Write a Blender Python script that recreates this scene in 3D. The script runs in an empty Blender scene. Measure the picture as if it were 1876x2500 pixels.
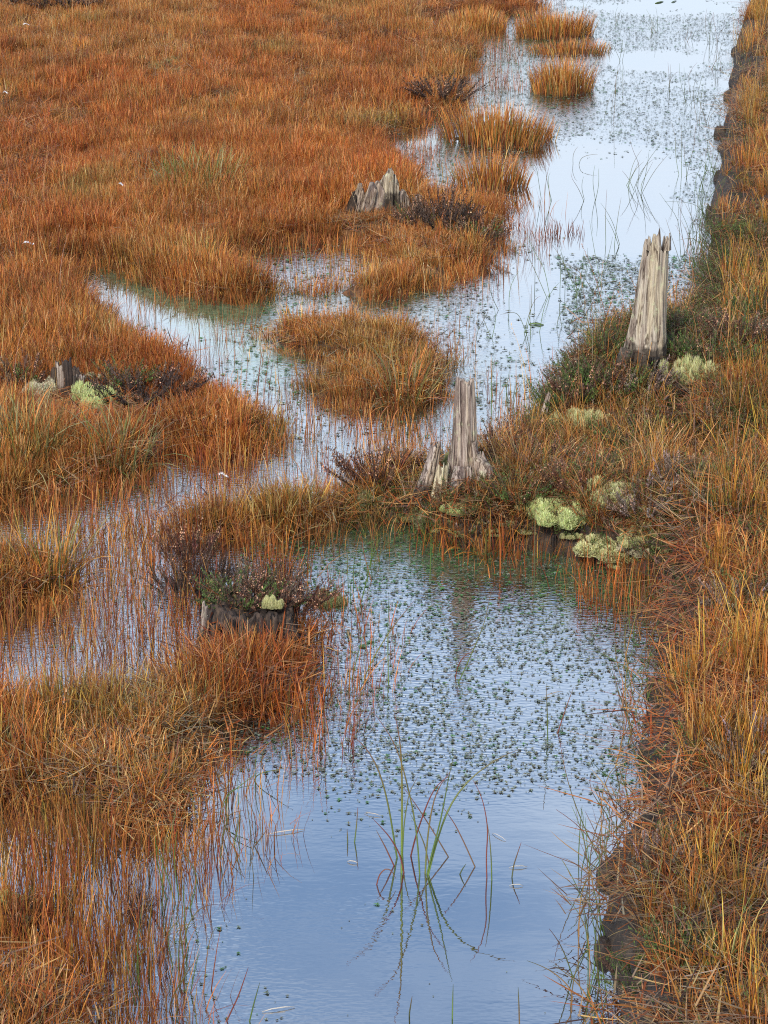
import bpy, bmesh, math, random
import numpy as np
from mathutils import Vector, Matrix
random.seed(7)
RS = np.random.RandomState(11)
R = math.radians
scene = bpy.context.scene

# ------------------------------------------------------------------ camera, sky, sun, exposure
IW, IH, F = 1876.0, 2500.0, 5900.0          # photograph's pixel frame and focal length in those pixels
CX, CY = IW/2, IH/2
PITCH = math.atan(2050.0/F)                 # looking down into the bog
CAMZ = 3.0
cam_d = bpy.data.cameras.new('camera'); cam = bpy.data.objects.new('camera', cam_d)
scene.collection.objects.link(cam)
cam.location = (0, 0, CAMZ); cam.rotation_euler = (R(90)-PITCH, 0, 0)
cam_d.sensor_fit = 'VERTICAL'; cam_d.sensor_height = 36.0; cam_d.lens = 36.0*F/IH
cam_d.clip_start = 0.1; cam_d.clip_end = 3000
scene.camera = cam

SUN_EL, SUN_AZ = R(38), R(200)              # azimuth clockwise from +Y: behind the camera, slightly left
world = bpy.data.worlds.new('World'); scene.world = world; world.use_nodes = True
nt = world.node_tree; nt.nodes.clear()
wo = nt.nodes.new('ShaderNodeOutputWorld'); bg = nt.nodes.new('ShaderNodeBackground')
sky = nt.nodes.new('ShaderNodeTexSky'); sky.sky_type = 'NISHITA'; sky.sun_disc = False
sky.sun_elevation = SUN_EL; sky.sun_rotation = SUN_AZ
sky.air_density = 1.0; sky.dust_density = 0.6; sky.ozone_density = 1.0
tc = nt.nodes.new('ShaderNodeTexCoord')
mp = nt.nodes.new('ShaderNodeMapping'); mp.inputs['Scale'].default_value = (1.0, 1.0, 2.6)
mp.inputs['Location'].default_value = (0.35, 0.1, 0.2)
cn = nt.nodes.new('ShaderNodeTexNoise'); cn.inputs['Scale'].default_value = 4.0; cn.inputs['Detail'].default_value = 6
cn.inputs['Roughness'].default_value = 0.55
cr = nt.nodes.new('ShaderNodeMapRange'); cr.inputs['From Min'].default_value = 0.33; cr.inputs['From Max'].default_value = 0.72
cr.inputs['To Min'].default_value = -0.15; cr.inputs['To Max'].default_value = 0.55
# thin cloud is denser towards the horizon
sx = nt.nodes.new('ShaderNodeSeparateXYZ')
hz = nt.nodes.new('ShaderNodeMapRange'); hz.inputs['From Min'].default_value = 0.10; hz.inputs['From Max'].default_value = 0.54
hz.inputs['To Min'].default_value = 0.85; hz.inputs['To Max'].default_value = 0.0
ad = nt.nodes.new('ShaderNodeMath'); ad.operation = 'ADD'; ad.use_clamp = True
cm = nt.nodes.new('ShaderNodeMixRGB'); cm.inputs['Color2'].default_value = (5.2, 5.9, 6.8, 1)
L = nt.links.new
L(tc.outputs['Generated'], mp.inputs['Vector']); L(mp.outputs['Vector'], cn.inputs['Vector'])
L(tc.outputs['Generated'], sx.inputs[0]); L(sx.outputs['Z'], hz.inputs['Value'])
L(cn.outputs['Fac'], cr.inputs['Value']); L(cr.outputs['Result'], ad.inputs[0]); L(hz.outputs['Result'], ad.inputs[1])
L(ad.outputs[0], cm.inputs['Fac']); L(sky.outputs['Color'], cm.inputs['Color1'])
L(cm.outputs['Color'], bg.inputs['Color']); bg.inputs['Strength'].default_value = 0.15
L(bg.outputs['Background'], wo.inputs['Surface'])

sd = bpy.data.lights.new('sun', 'SUN'); sd.energy = 2.4; sd.angle = R(10); sd.color = (1.0, 0.95, 0.88)
sun = bpy.data.objects.new('sun', sd); scene.collection.objects.link(sun)
sdir = Vector((math.sin(SUN_AZ)*math.cos(SUN_EL), math.cos(SUN_AZ)*math.cos(SUN_EL), math.sin(SUN_EL)))
sun.rotation_euler = (-sdir).to_track_quat('-Z', 'Y').to_euler()

vs = scene.view_settings
vs.view_transform = 'Standard'; vs.look = 'None'; vs.gamma = 1.0; vs.use_curve_mapping = False
vs.exposure = 0.80
scene.cycles.max_bounces = 6; scene.cycles.diffuse_bounces = 3; scene.cycles.glossy_bounces = 3
scene.cycles.transmission_bounces = 2; scene.cycles.transparent_max_bounces = 4
scene.cycles.use_denoising = False
scene.cycles.filter_width = 1.1
scene.cycles.sample_clamp_indirect = 6.0

# ------------------------------------------------------------------ photograph <-> ground
sp_, cp_ = math.sin(PITCH), math.cos(PITCH)
def P(px, py, z=0.0):
    """world point at height z seen at photograph pixel (px, py)"""
    dx = (px-CX)/F; dy = -(py-CY)/F
    d = np.array([dx, cp_ + dy*sp_, -sp_ + dy*cp_])
    t = (CAMZ - z)/(-d[2])
    return np.array([d[0]*t, d[1]*t, z])
def proj(x, y, z):
    zz = z - CAMZ
    depth = y*cp_ - zz*sp_
    up = y*sp_ + zz*cp_
    return CX + F*x/depth, CY - F*up/depth, depth
def mpp(px, py, z=0.0):
    p = P(px, py, z); return proj(p[0], p[1], p[2])[2]/F

def vnoise(x, y, seed=0):
    t = np.random.RandomState(seed+100).rand(64, 64)
    x = np.asarray(x, float); y = np.asarray(y, float)
    xi = np.floor(x).astype(int); yi = np.floor(y).astype(int)
    fx = x-xi; fy = y-yi
    fx = fx*fx*(3-2*fx); fy = fy*fy*(3-2*fy)
    a = t[xi & 63, yi & 63]; b = t[(xi+1) & 63, yi & 63]; c = t[xi & 63, (yi+1) & 63]; d = t[(xi+1) & 63, (yi+1) & 63]
    return (a*(1-fx)+b*fx)*(1-fy) + (c*(1-fx)+d*fx)*fy
def fbm(x, y, seed=0, o=3):
    s = 0; a = 0.5; n = 0
    for k in range(o):
        s = s + a*vnoise(x*2**k, y*2**k, seed+k*7); n += a; a *= 0.5
    return s/n

def inside(poly, x, y):
    r = np.zeros(x.shape, bool); n = len(poly)
    xs = [p[0] for p in poly]; ys = [p[1] for p in poly]
    bb = (x >= min(xs)) & (x <= max(xs)) & (y >= min(ys)) & (y <= max(ys))
    xx = x[bb]; yy = y[bb]; rr = np.zeros(xx.shape, bool)
    j = n-1
    for i in range(n):
        xi, yi = poly[i]; xj, yj = poly[j]
        if yi != yj:
            c = ((yi > yy) != (yj > yy)) & (xx < (xj-xi)*(yy-yi)/(yj-yi)+xi)
            rr ^= c
        j = i
    r[bb] = rr
    return r

BOG = [(-3000,-560),(1020,-560),(1080,-300),(1150,-150),(1200,-20),(1345,12),(1340,34),(1240,40),(1060,50),(1040,64),(1085,80),(1174,95),
       (1182,158),(1153,200),(1148,264),(1090,290),(1032,312),(960,330),(950,360),(1020,400),(1050,450),(1062,490),(1130,510),(1180,512),(1240,496),
       (1259,525),(1259,560),(1227,607),(1195,644),(1121,692),(1073,712),(938,742),(860,738),(760,725),(700,722),(636,740),(555,762),
       (450,732),(375,706),(282,668),(209,642),(205,668),(215,700),(290,800),(390,862),(445,885),(510,950),(590,985),(632,1012),(668,1030),(678,1058),
       (660,1105),(630,1122),(565,1135),(463,1132),(418,1100),(380,1098),(300,1175),(200,1205),(113,1232),(0,1255),(-300,1280),(-3000,1300)]
ISLE = [(655,815),(700,800),(800,790),(900,800),(1000,825),(1075,860),(1095,900),(1103,955),(1080,992),(1000,1003),(904,998),(790,990),
        (706,968),(722,935),(800,905),(760,885),(680,866),(648,845)]
BAND = [(270,1275),(400,1262),(600,1255),(760,1235),(850,1215),(872,1290),(720,1332),(565,1322),(450,1324),(300,1312),(262,1275)]
LTUFT = [(-500,1385),(0,1372),(100,1372),(170,1392),(192,1440),(150,1488),(0,1512),(-500,1515)]
NEAR = [(480,1560),(500,1520),(700,1495),(790,1500),(828,1545),(790,1592),(765,1642),(757,1722),(700,1765),(640,1792),(588,1842),(520,1897),
        (495,1990),(508,2082),(430,2130),(340,2120),(250,2050),(120,1995),(0,1965),(-900,1960),(-900,1712),(0,1715),(200,1700),(380,1672),(450,1640)]
CORNER = [(-700,2390),(0,2385),(150,2400),(225,2470),(245,2700),(260,3100),(-700,3100)]
POOLS = [[(560,640),(620,606),(760,600),(900,604),(925,660),(900,700),(800,706),(640,702)],[(985,345),(1090,345),(1105,452),(1040,462)]]
MOUND = [(850,1215),(960,1195),(1060,1180),(1200,1165),(1285,1110),(1320,1050),(1380,985),(1470,925),(1560,890),(1640,850),(1700,800),(1725,700),(1740,620),
         (1900,600),(2100,1400),(1700,1480),(1620,1452),(1560,1412),(1470,1375),(1356,1352),(1243,1340),(1130,1357),(1040,1324),(995,1280),(900,1278),(860,1290)]
BANK = [(1990,-560),(1870,-200),(1836,0),(1819,68),(1799,113),(1787,226),(1762,305),(1752,350),(1766,384),(1744,418),(1737,508),(1731,588),(1728,660),
        (1700,780),(1690,900),(1660,1100),(1640,1250),(1628,1380),(1618,1446),(1638,1480),(1627,1560),(1600,1650),(1578,1763),(1578,1830),(1584,1898),
        (1584,1966),(1576,2034),(1512,2090),(1464,2147),(1474,2203),(1462,2328),(1452,2396),(1462,2500),(1445,2700),(1420,3400),(6000,3400),(6000,-560)]
# tussocks standing by themselves in the channel: (polygon, density)
TUFTS = {
 'a': [(1085,66),(1150,60),(1235,68),(1232,86),(1150,92),(1085,84)],
 'b': [(1262,74),(1350,66),(1440,74),(1447,90),(1350,100),(1262,94)],
 'c': [(1290,120),(1390,114),(1490,121),(1488,132),(1380,140),(1288,134)],
 'd': [(1300,205),(1360,195),(1446,207),(1442,226),(1380,238),(1300,230)],
 'e': [(1070,334),(1200,322),(1340,330),(1345,348),(1305,369),(1200,364),(1100,352)],
 'f': [(1112,442),(1200,434),(1288,442),(1284,462),(1200,470),(1112,466)],
}
# wet ground: grass standing in water (poly, density)
WET = [([(0,1240),(270,1215),(270,1330),(200,1370),(-600,1390),(-600,1260)],0.36),
       ([(190,1330),(560,1335),(760,1345),(830,1420),(800,1500),(480,1540),(430,1640),(200,1700),(-600,1712),(-600,1515),(0,1512),(150,1490),(192,1440)],0.36),
       ([(870,1030),(1040,1018),(1075,1070),(1000,1108),(880,1095)],0.62),
       ([(300,1130),(640,1130),(700,1160),(700,1200),(280,1230),(200,1210)],0.26),
       ([(560,600),(920,600),(925,710),(800,716),(560,710)],0.60),
       ([(960,330),(1090,340),(1110,455),(1050,470),(950,380)],0.38),
       ([(590,800),(660,800),(700,880),(620,870)],0.3),
       ([(900,770),(1080,760),(1100,860),(1000,820),(900,795)],0.35),
       ([(700,1000),(1090,1000),(1080,1030),(720,1030)],0.35),
       ([(-600,1960),(120,1990),(250,2045),(345,2125),(378,2250),(372,2350),(310,2430),(330,2600),(340,3000),(-600,3000)],0.85),
       ([(420,2080),(520,2060),(560,2200),(480,2300),(360,2360),(340,2130)],0.10),
       ([(700,1340),(900,1300),(900,1450),(820,1500)],0.10),
       ([(990,1310),(1250,1345),(1500,1380),(1630,1450),(1620,1620),(1560,1760),(1530,1560),(1400,1430),(1200,1385),(1000,1370)],0.30),
       ([(1440,2140),(1500,2060),(1570,2000),(1560,1700),(1520,1800),(1480,2000),(1400,2150)],0.06),
       ([(1174,95),(1260,100),(1300,220),(1180,300),(1150,260)],0.22),
       ([(1180,480),(1290,450),(1290,560),(1230,620)],0.10),
       ([(640,960),(720,1000),(700,1130),(640,1120)],0.35)]

def warp(px, py, x, y):
    """ragged shores: nudge the lookup by ground noise"""
    sc = F/np.maximum(2.0, np.hypot(y, 3.0))
    a = (fbm(x*3.1+9, y*3.1+4, 3)-0.5)*0.16 + (fbm(x*11+9, y*11+4, 5)-0.5)*0.05
    b = (fbm(x*3.1+31, y*3.1+14, 8)-0.5)*0.22 + (fbm(x*11+3, y*11+7, 9)-0.5)*0.07
    return px + a*sc, py + b*sc*np.clip(3.0/np.hypot(y, 3.0), 0.1, 1)
def classify(x, y, rag=True):
    px, py, dep = proj(x, y, 0.0*x)
    bad = (py < -540) | (dep < 0.3)
    if rag:
        wx, wy = warp(px, py, x, y)
    else: wx, wy = px, py
    c = {}
    c['bog'] = inside(BOG, wx, wy) | inside(ISLE, wx, wy) | inside(BAND, wx, wy) | inside(LTUFT, wx, wy) | inside(NEAR, wx, wy) | inside(CORNER, wx, wy)
    for q_ in POOLS: c['bog'] &= ~inside(q_, wx, wy)
    c['tuft'] = np.zeros(x.shape, bool)
    for k in TUFTS: c['tuft'] |= inside(TUFTS[k], px, py)
    c['mound'] = inside(MOUND, wx, wy)
    c['bank'] = inside(BANK, px + (wx-px)*1.25, py)
    c['wet'] = np.zeros(x.shape)
    for p, d in WET: c['wet'] = np.maximum(c['wet'], inside(p, wx, wy)*d)
    c['bog'] |= bad & (x < 4.5*y/24.0)
    c['bank'] |= bad & (x >= 4.5*y/24.0)
    c['px'], c['py'] = px, py
    return c

# ------------------------------------------------------------------ terrain raster
DX = 0.04
gx = np.arange(-6.0, 8.0, DX); gy = np.arange(2.0, 34.0, DX)
X, Y = np.meshgrid(gx, gy, indexing='ij')
C = classify(X, Y)
def blur(a, r, n=2):
    a = a.astype(float)
    k = max(1, int(round(r/DX)))
    for _ in range(n):
        for ax in (0, 1):
            pad = [(0,0),(0,0)]; pad[ax] = (k+1, k)
            c = np.cumsum(np.pad(a, pad, mode='edge'), axis=ax)
            if ax == 0: a = (c[2*k+1:, :] - c[:-2*k-1, :])/(2*k+1)
            else: a = (c[:, 2*k+1:] - c[:, :-2*k-1])/(2*k+1)
    return a
sm = lambda a, lo, hi: (lambda t: t*t*(3-2*t))(np.clip((a-lo)/(hi-lo), 0, 1))
land = sm(blur(C['bog'], 0.08), 0.62, 1.0)
tuf = sm(blur(C['tuft'], 0.04), 0.5, 1.0)
mou = blur(C['mound'], 0.10); mo2 = sm(mou, 0.1, 0.95)
ban = sm(blur(C['bank'], 0.07), 0.40, 0.9)
Z = -0.14 + land*0.19 + 0.05*land*(fbm(X*2.2, Y*2.2, 21)-0.45) + 0.02*land*(fbm(X*9, Y*9, 22)-0.5)
Z = np.maximum(Z, -0.14 + tuf*0.145)
def bump(px, py, amp, rad, z=0.1):
    p = P(px, py, z); return amp*np.exp(-((X-p[0])**2+(Y-p[1])**2)/(2*rad*rad))
mz = -0.14 + mo2*0.22 + mo2*(bump(1590,930,0.17,0.33) + bump(1400,1000,0.06,0.18) + bump(1135,1200,0.05,0.18) + bump(1700,1000,0.12,0.5)
                     + bump(1800,800,0.12,0.5) + bump(1450,1250,0.04,0.3) + bump(1600,1250,0.08,0.3)) + 0.05*mo2*(fbm(X*4, Y*4, 41)-0.5)
Z = np.maximum(Z, mz)
Z = np.maximum(Z, -0.14 + bump(40,2235,0.18,0.12,0.0)*1.0)
bz = -0.14 + ban*(0.36 + 0.10*(fbm(X*1.3, Y*1.3, 51)-0.5)) + 0.10*ban*(fbm(X*7, Y*7, 52)-0.5) + 0.06*ban*(fbm(X*15, Y*15, 53)-0.5) + 0.06*sm(blur(C['bank'], 0.5), 0.4, 1.0)
Z = np.maximum(Z, bz)
def hz_(x, y, A=None):
    A = Z if A is None else A
    u = np.clip((np.asarray(x)-gx[0])/DX, 0, len(gx)-1.001); v = np.clip((np.asarray(y)-gy[0])/DX, 0, len(gy)-1.001)
    i = u.astype(int); j = v.astype(int); a = u-i; b = v-j
    return (A[i,j]*(1-a)+A[i+1,j]*a)*(1-b)+(A[i,j+1]*(1-a)+A[i+1,j+1]*a)*b
def PT(px, py, water=False):
    """where the sight line through (px, py) meets the ground"""
    zs = np.linspace(0.75, -0.16, 900)
    dx = (px-CX)/F; dy = -(py-CY)/F
    d = np.array([dx, cp_ + dy*sp_, -sp_ + dy*cp_]); t_ = (CAMZ - zs)/(-d[2])
    zt = hz_(d[0]*t_, d[1]*t_)
    if water: zt = np.maximum(zt, 0.0)
    hit = np.nonzero(zs <= zt)[0]
    return Vector(P(px, py, zs[hit[0]] if len(hit) else 0.0))

# ------------------------------------------------------------------ materials
def mat(name):
    m = bpy.data.materials.new(name); m.use_nodes = True; n = m.node_tree; n.nodes.clear(); return m, n
def N(n, t, **kw):
    o = n.nodes.new(t)
    for k, v in kw.items():
        if k.startswith('_'): setattr(o, k[1:], v)
        else: o.inputs[k.replace('__', ' ')].default_value = v
    return o
def ramp(n, stops):
    r = n.nodes.new('ShaderNodeValToRGB'); e = r.color_ramp.elements
    while len(e) < len(stops): e.new(0.5)
    for el, (p, c) in zip(e, stops): el.position = p; el.color = (*c, 1)
    return r

def blade_material(name, transl=0.25, tinted=True, rough=0.6):
    m, n = mat(name); l = n.links.new
    at = N(n, 'ShaderNodeAttribute', _attribute_name='bc')
    col = at.outputs['Color']
    if tinted:
        ti = N(n, 'ShaderNodeAttribute', _attribute_name='tint'); ti.attribute_type = 'INSTANCER'
        mx = N(n, 'ShaderNodeMixRGB', _blend_type='MULTIPLY', Fac=1.0); l(col, mx.inputs[1]); l(ti.outputs['Color'], mx.inputs[2]); col = mx.outputs[0]
    b = N(n, 'ShaderNodeBsdfPrincipled', Roughness=rough); b.inputs['Specular IOR Level'].default_value = 0.3
    t = N(n, 'ShaderNodeBsdfTranslucent'); s = N(n, 'ShaderNodeMixShader', Fac=transl); o = N(n, 'ShaderNodeOutputMaterial')
    l(col, b.inputs['Base Color']); l(col, t.inputs['Color']); l(b.outputs[0], s.inputs[1]); l(t.outputs[0], s.inputs[2]); l(s.outputs[0], o.inputs[0])
    return m
M_blade = blade_material('dry_grass_blade')
M_stem = blade_material('sedge_stem', 0.15, False, 0.45)
M_heath = blade_material('heather_foliage', 0.1, False, 0.7)
M_lich = blade_material('reindeer_lichen', 0.2, False, 0.9)
M_weed = blade_material('floating_moss', 0.1, True, 0.3)

def ground_material():
    m, n = mat('peat_and_litter'); l = n.links.new
    g = N(n, 'ShaderNodeNewGeometry'); 
    n1 = N(n, 'ShaderNodeTexNoise', Scale=14.0, Detail=8.0, Roughness=0.7); l(g.outputs['Position'], n1.inputs['Vector'])
    n2 = N(n, 'ShaderNodeTexNoise', Scale=2.0, Detail=3.0); l(g.outputs['Position'], n2.inputs['Vector'])
    r = ramp(n, [(0.3, (0.016,0.010,0.006)), (0.45, (0.055,0.026,0.010)), (0.57, (0.16,0.065,0.02)), (0.72, (0.28,0.13,0.045))])
    r2 = ramp(n, [(0.45, (1,1,1)), (0.65, (0.6,0.8,0.45))])
    l(n1.outputs['Fac'], r.inputs[0]); l(n2.outputs['Fac'], r2.inputs[0])
    mx = N(n, 'ShaderNodeMixRGB', _blend_type='MULTIPLY', Fac=1.0); l(r.outputs[0], mx.inputs[1]); l(r2.outputs[0], mx.inputs[2])
    zn = N(n, 'ShaderNodeAttribute', _attribute_name='bc'); zs_ = N(n, 'ShaderNodeSeparateColor'); l(zn.outputs['Color'], zs_.inputs[0])
    r6 = ramp(n, [(0.3, (0.010,0.007,0.005)), (0.5, (0.030,0.019,0.012)), (0.64, (0.060,0.040,0.022)), (0.78, (0.075,0.075,0.03))]); l(n1.outputs['Fac'], r6.inputs[0])
    mz_ = N(n, 'ShaderNodeMixRGB'); l(zs_.outputs[0], mz_.inputs[0]); l(mx.outputs[0], mz_.inputs[1]); l(r6.outputs[0], mz_.inputs[2]); mx = mz_
    b = N(n, 'ShaderNodeBsdfPrincipled', Roughness=0.85)
    bm_ = N(n, 'ShaderNodeBump', Strength=1.0, Distance=0.02); n3 = N(n, 'ShaderNodeTexNoise', Scale=40.0, Detail=6.0)
    l(g.outputs['Position'], n3.inputs['Vector']); l(n3.outputs['Fac'], bm_.inputs['Height']); l(bm_.outputs[0], b.inputs['Normal'])
    o = N(n, 'ShaderNodeOutputMaterial'); l(mx.outputs[0], b.inputs['Base Color']); l(b.outputs[0], o.inputs[0])
    return m
M_ground = ground_material()

def water_material():
    m, n = mat('bog_water'); l = n.links.new
    g = N(n, 'ShaderNodeNewGeometry')
    at = N(n, 'ShaderNodeAttribute', _attribute_name='wmask'); se = N(n, 'ShaderNodeSeparateColor'); l(at.outputs['Color'], se.inputs[0])
    # body: dark peat water, or a carpet of moss just under the surface
    nz = N(n, 'ShaderNodeTexNoise', Scale=22.0, Detail=6.0, Roughness=0.7); l(g.outputs['Position'], nz.inputs['Vector'])
    nb = N(n, 'ShaderNodeTexNoise', Scale=3.0, Detail=3.0); l(g.outputs['Position'], nb.inputs['Vector'])
    moss = ramp(n, [(0.32, (0.02,0.05,0.03)), (0.48, (0.08,0.17,0.09)), (0.65, (0.18,0.30,0.16))]); l(nz.outputs['Fac'], moss.inputs[0])
    gm = N(n, 'ShaderNodeMath', _operation='MULTIPLY'); r0 = N(n, 'ShaderNodeMapRange'); r0.inputs['From Min'].default_value = 0.3; r0.inputs['From Max'].default_value = 0.6
    l(nb.outputs['Fac'], r0.inputs['Value']); l(se.outputs[1], gm.inputs[0]); gm.inputs[1].default_value = 1.0
    body = N(n, 'ShaderNodeMixRGB'); body.inputs[1].default_value = (0.012,0.012,0.012,1); l(gm.outputs[0], body.inputs[0]); l(moss.outputs[0], body.inputs[2])
    # ripples: broad and faint, finer among the weed and near the far end
    mp1 = N(n, 'ShaderNodeMapping'); mp1.inputs['Scale'].default_value = (0.45, 1.0, 1.0); l(g.outputs['Position'], mp1.inputs['Vector'])
    w1 = N(n, 'ShaderNodeTexNoise', Scale=9.0, Detail=2.0); l(mp1.outputs[0], w1.inputs['Vector'])
    w2 = N(n, 'ShaderNodeTexNoise', Scale=42.0, Detail=2.0); l(mp1.outputs[0], w2.inputs['Vector'])
    w3 = N(n, 'ShaderNodeTexNoise', Scale=75.0, Detail=1.0); l(mp1.outputs[0], w3.inputs['Vector'])
    b1 = N(n, 'ShaderNodeBump', Strength=1.0, Distance=0.00042); l(w1.outputs['Fac'], b1.inputs['Height'])
    b2 = N(n, 'ShaderNodeBump', Strength=1.0, Distance=0.00009); l(w2.outputs['Fac'], b2.inputs['Height']); l(b1.outputs[0], b2.inputs['Normal'])
    mu = N(n, 'ShaderNodeMath', _operation='MULTIPLY'); l(w3.outputs['Fac'], mu.inputs[0]); l(se.outputs[0], mu.inputs[1])
    b3 = N(n, 'ShaderNodeBump', Strength=1.0, Distance=0.0019); l(mu.outputs[0], b3.inputs['Height']); l(b2.outputs[0], b3.inputs['Normal'])
    fr = N(n, 'ShaderNodeFresnel', IOR=1.33); l(b3.outputs[0], fr.inputs['Normal'])
    mr = N(n, 'ShaderNodeMapRange'); mr.inputs['From Min'].default_value = 0.03; mr.inputs['From Max'].default_value = 0.50
    mr.inputs['To Min'].default_value = 0.66; mr.inputs['To Max'].default_value = 0.70
    l(fr.outputs[0], mr.inputs['Value'])
    gl = N(n, 'ShaderNodeBsdfGlossy', Roughness=0.012); l(b3.outputs[0], gl.inputs['Normal'])
    di = N(n, 'ShaderNodeBsdfDiffuse'); l(body.outputs[0], di.inputs['Color'])
    sub = N(n, 'ShaderNodeMath', _operation='MULTIPLY'); l(mr.outputs[0], sub.inputs[0])
    k = N(n, 'ShaderNodeMapRange'); k.inputs['To Min'].default_value = 1.0; k.inputs['To Max'].default_value = 0.84; l(se.outputs[1], k.inputs['Value']); l(k.outputs[0], sub.inputs[1])
    s = N(n, 'ShaderNodeMixShader'); l(sub.outputs[0], s.inputs[0]); l(di.outputs[0], s.inputs[1]); l(gl.outputs[0], s.inputs[2])
    o = N(n, 'ShaderNodeOutputMaterial'); l(s.outputs[0], o.inputs[0])
    return m
M_water = water_material()

def wood_material(name, pale, mid, dark, lichen=0.3, moss_z=0.06, scale=1.0):
    m, n = mat(name); l = n.links.new
    tcx = N(n, 'ShaderNodeTexCoord')
    mp1 = N(n, 'ShaderNodeMapping'); mp1.inputs['Scale'].default_value = (95*scale, 95*scale, 4.0*scale); l(tcx.outputs['Object'], mp1.inputs['Vector'])
    n1 = N(n, 'ShaderNodeTexNoise', Scale=1.0, Detail=5.0, Roughness=0.65, Distortion=0.4); l(mp1.outputs[0], n1.inputs['Vector'])
    mp2 = N(n, 'ShaderNodeMapping'); mp2.inputs['Scale'].default_value = (22*scale, 22*scale, 2.0*scale); l(tcx.outputs['Object'], mp2.inputs['Vector'])
    n2 = N(n, 'ShaderNodeTexNoise', Scale=1.0, Detail=3.0, Distortion=0.3); l(mp2.outputs[0], n2.inputs['Vector'])
    r1 = ramp(n, [(0.32, dark), (0.44, mid), (0.56, pale), (0.75, tuple(min(1, c*1.15) for c in pale))]); l(n1.outputs['Fac'], r1.inputs[0])
    r2 = ramp(n, [(0.3, (0.5,0.42,0.40)), (0.48, (1,1,1)), (0.62, (1.0,0.96,0.82)), (0.72, (0.72,0.70,0.72))]); l(n2.outputs['Fac'], r2.inputs[0])
    mx = N(n, 'ShaderNodeMixRGB', _blend_type='MULTIPLY', Fac=1.0); l(r1.outputs[0], mx.inputs[1]); l(r2.outputs[0], mx.inputs[2])
    n3 = N(n, 'ShaderNodeTexNoise', Scale=26.0*scale, Detail=6.0, Roughness=0.7); l(tcx.outputs['Object'], n3.inputs['Vector'])
    r3 = N(n, 'ShaderNodeMapRange'); r3.inputs['From Min'].default_value = 0.56; r3.inputs['From Max'].default_value = 0.66; r3.inputs['To Max'].default_value = lichen
    l(n3.outputs['Fac'], r3.inputs['Value'])
    mx2 = N(n, 'ShaderNodeMixRGB'); mx2.inputs[2].default_value = (0.42,0.44,0.26,1); l(r3.outputs[0], mx2.inputs[0]); l(mx.outputs[0], mx2.inputs[1])
    # moss and dark damp rising from the foot, ragged edge
    sz = N(n, 'ShaderNodeSeparateXYZ'); l(tcx.outputs['Object'], sz.inputs[0])
    n4 = N(n, 'ShaderNodeTexNoise', Scale=30.0, Detail=4.0); l(tcx.outputs['Object'], n4.inputs['Vector'])
    a = N(n, 'ShaderNodeMath', _operation='MULTIPLY_ADD'); a.inputs[1].default_value = -0.16; l(n4.outputs['Fac'], a.inputs[0]); l(sz.outputs['Z'], a.inputs[2])
    r4 = N(n, 'ShaderNodeMapRange'); r4.inputs['From Min'].default_value = moss_z-0.09; r4.inputs['From Max'].default_value = moss_z-0.05
    r4.inputs['To Min'].default_value = 1.0; r4.inputs['To Max'].default_value = 0.0; l(a.outputs[0], r4.inputs['Value'])
    mx3 = N(n, 'ShaderNodeMixRGB'); mx3.inputs[2].default_value = (0.045,0.032,0.02,1); l(r4.outputs[0], mx3.inputs[0]); l(mx2.outputs[0], mx3.inputs[1])
    # long drying cracks
    mp5 = N(n, 'ShaderNodeMapping'); mp5.inputs['Scale'].default_value = (42*scale, 42*scale, 1.6*scale); l(tcx.outputs['Object'], mp5.inputs['Vector'])
    n5 = N(n, 'ShaderNodeTexNoise', Scale=1.0, Detail=4.0, Distortion=0.8); l(mp5.outputs[0], n5.inputs['Vector'])
    r5 = ramp(n, [(0.465, (1,1,1)), (0.492, (0.16,0.11,0.08)), (0.508, (0.16,0.11,0.08)), (0.535, (1,1,1))]); l(n5.outputs['Fac'], r5.inputs[0])
    mx5 = N(n, 'ShaderNodeMixRGB', _blend_type='MULTIPLY', Fac=0.85); l(mx3.outputs[0], mx5.inputs[1]); l(r5.outputs[0], mx5.inputs[2])
    b = N(n, 'ShaderNodeBsdfPrincipled', Roughness=0.85); l(mx5.outputs[0], b.inputs['Base Color'])
    bp = N(n, 'ShaderNodeBump', Strength=0.9, Distance=0.005); l(n1.outputs['Fac'], bp.inputs['Height']); l(bp.outputs[0], b.inputs['Normal'])
    o = N(n, 'ShaderNodeOutputMaterial'); l(b.outputs[0], o.inputs[0])
    return m
M_wood = wood_material('weathered_grey_wood', (0.42,0.36,0.275), (0.25,0.20,0.15), (0.07,0.048,0.035), 0.6, 0.11)
M_woodt = wood_material('splintered_grey_wood', (0.42,0.36,0.28), (0.25,0.20,0.155), (0.07,0.05,0.035), 0.3, -0.3)
M_wood2 = wood_material('weathered_brown_grey_wood', (0.37,0.30,0.245), (0.20,0.145,0.115), (0.07,0.045,0.035), 0.5, 0.03)
M_woodc = wood_material('pale_cream_wood', (0.60,0.55,0.38), (0.45,0.38,0.24), (0.2,0.14,0.08), 0.3, -0.2)
M_woodd = wood_material('dark_rotten_wood', (0.075,0.048,0.033), (0.03,0.018,0.012), (0.008,0.005,0.004), 0.06, -0.2)

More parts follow.
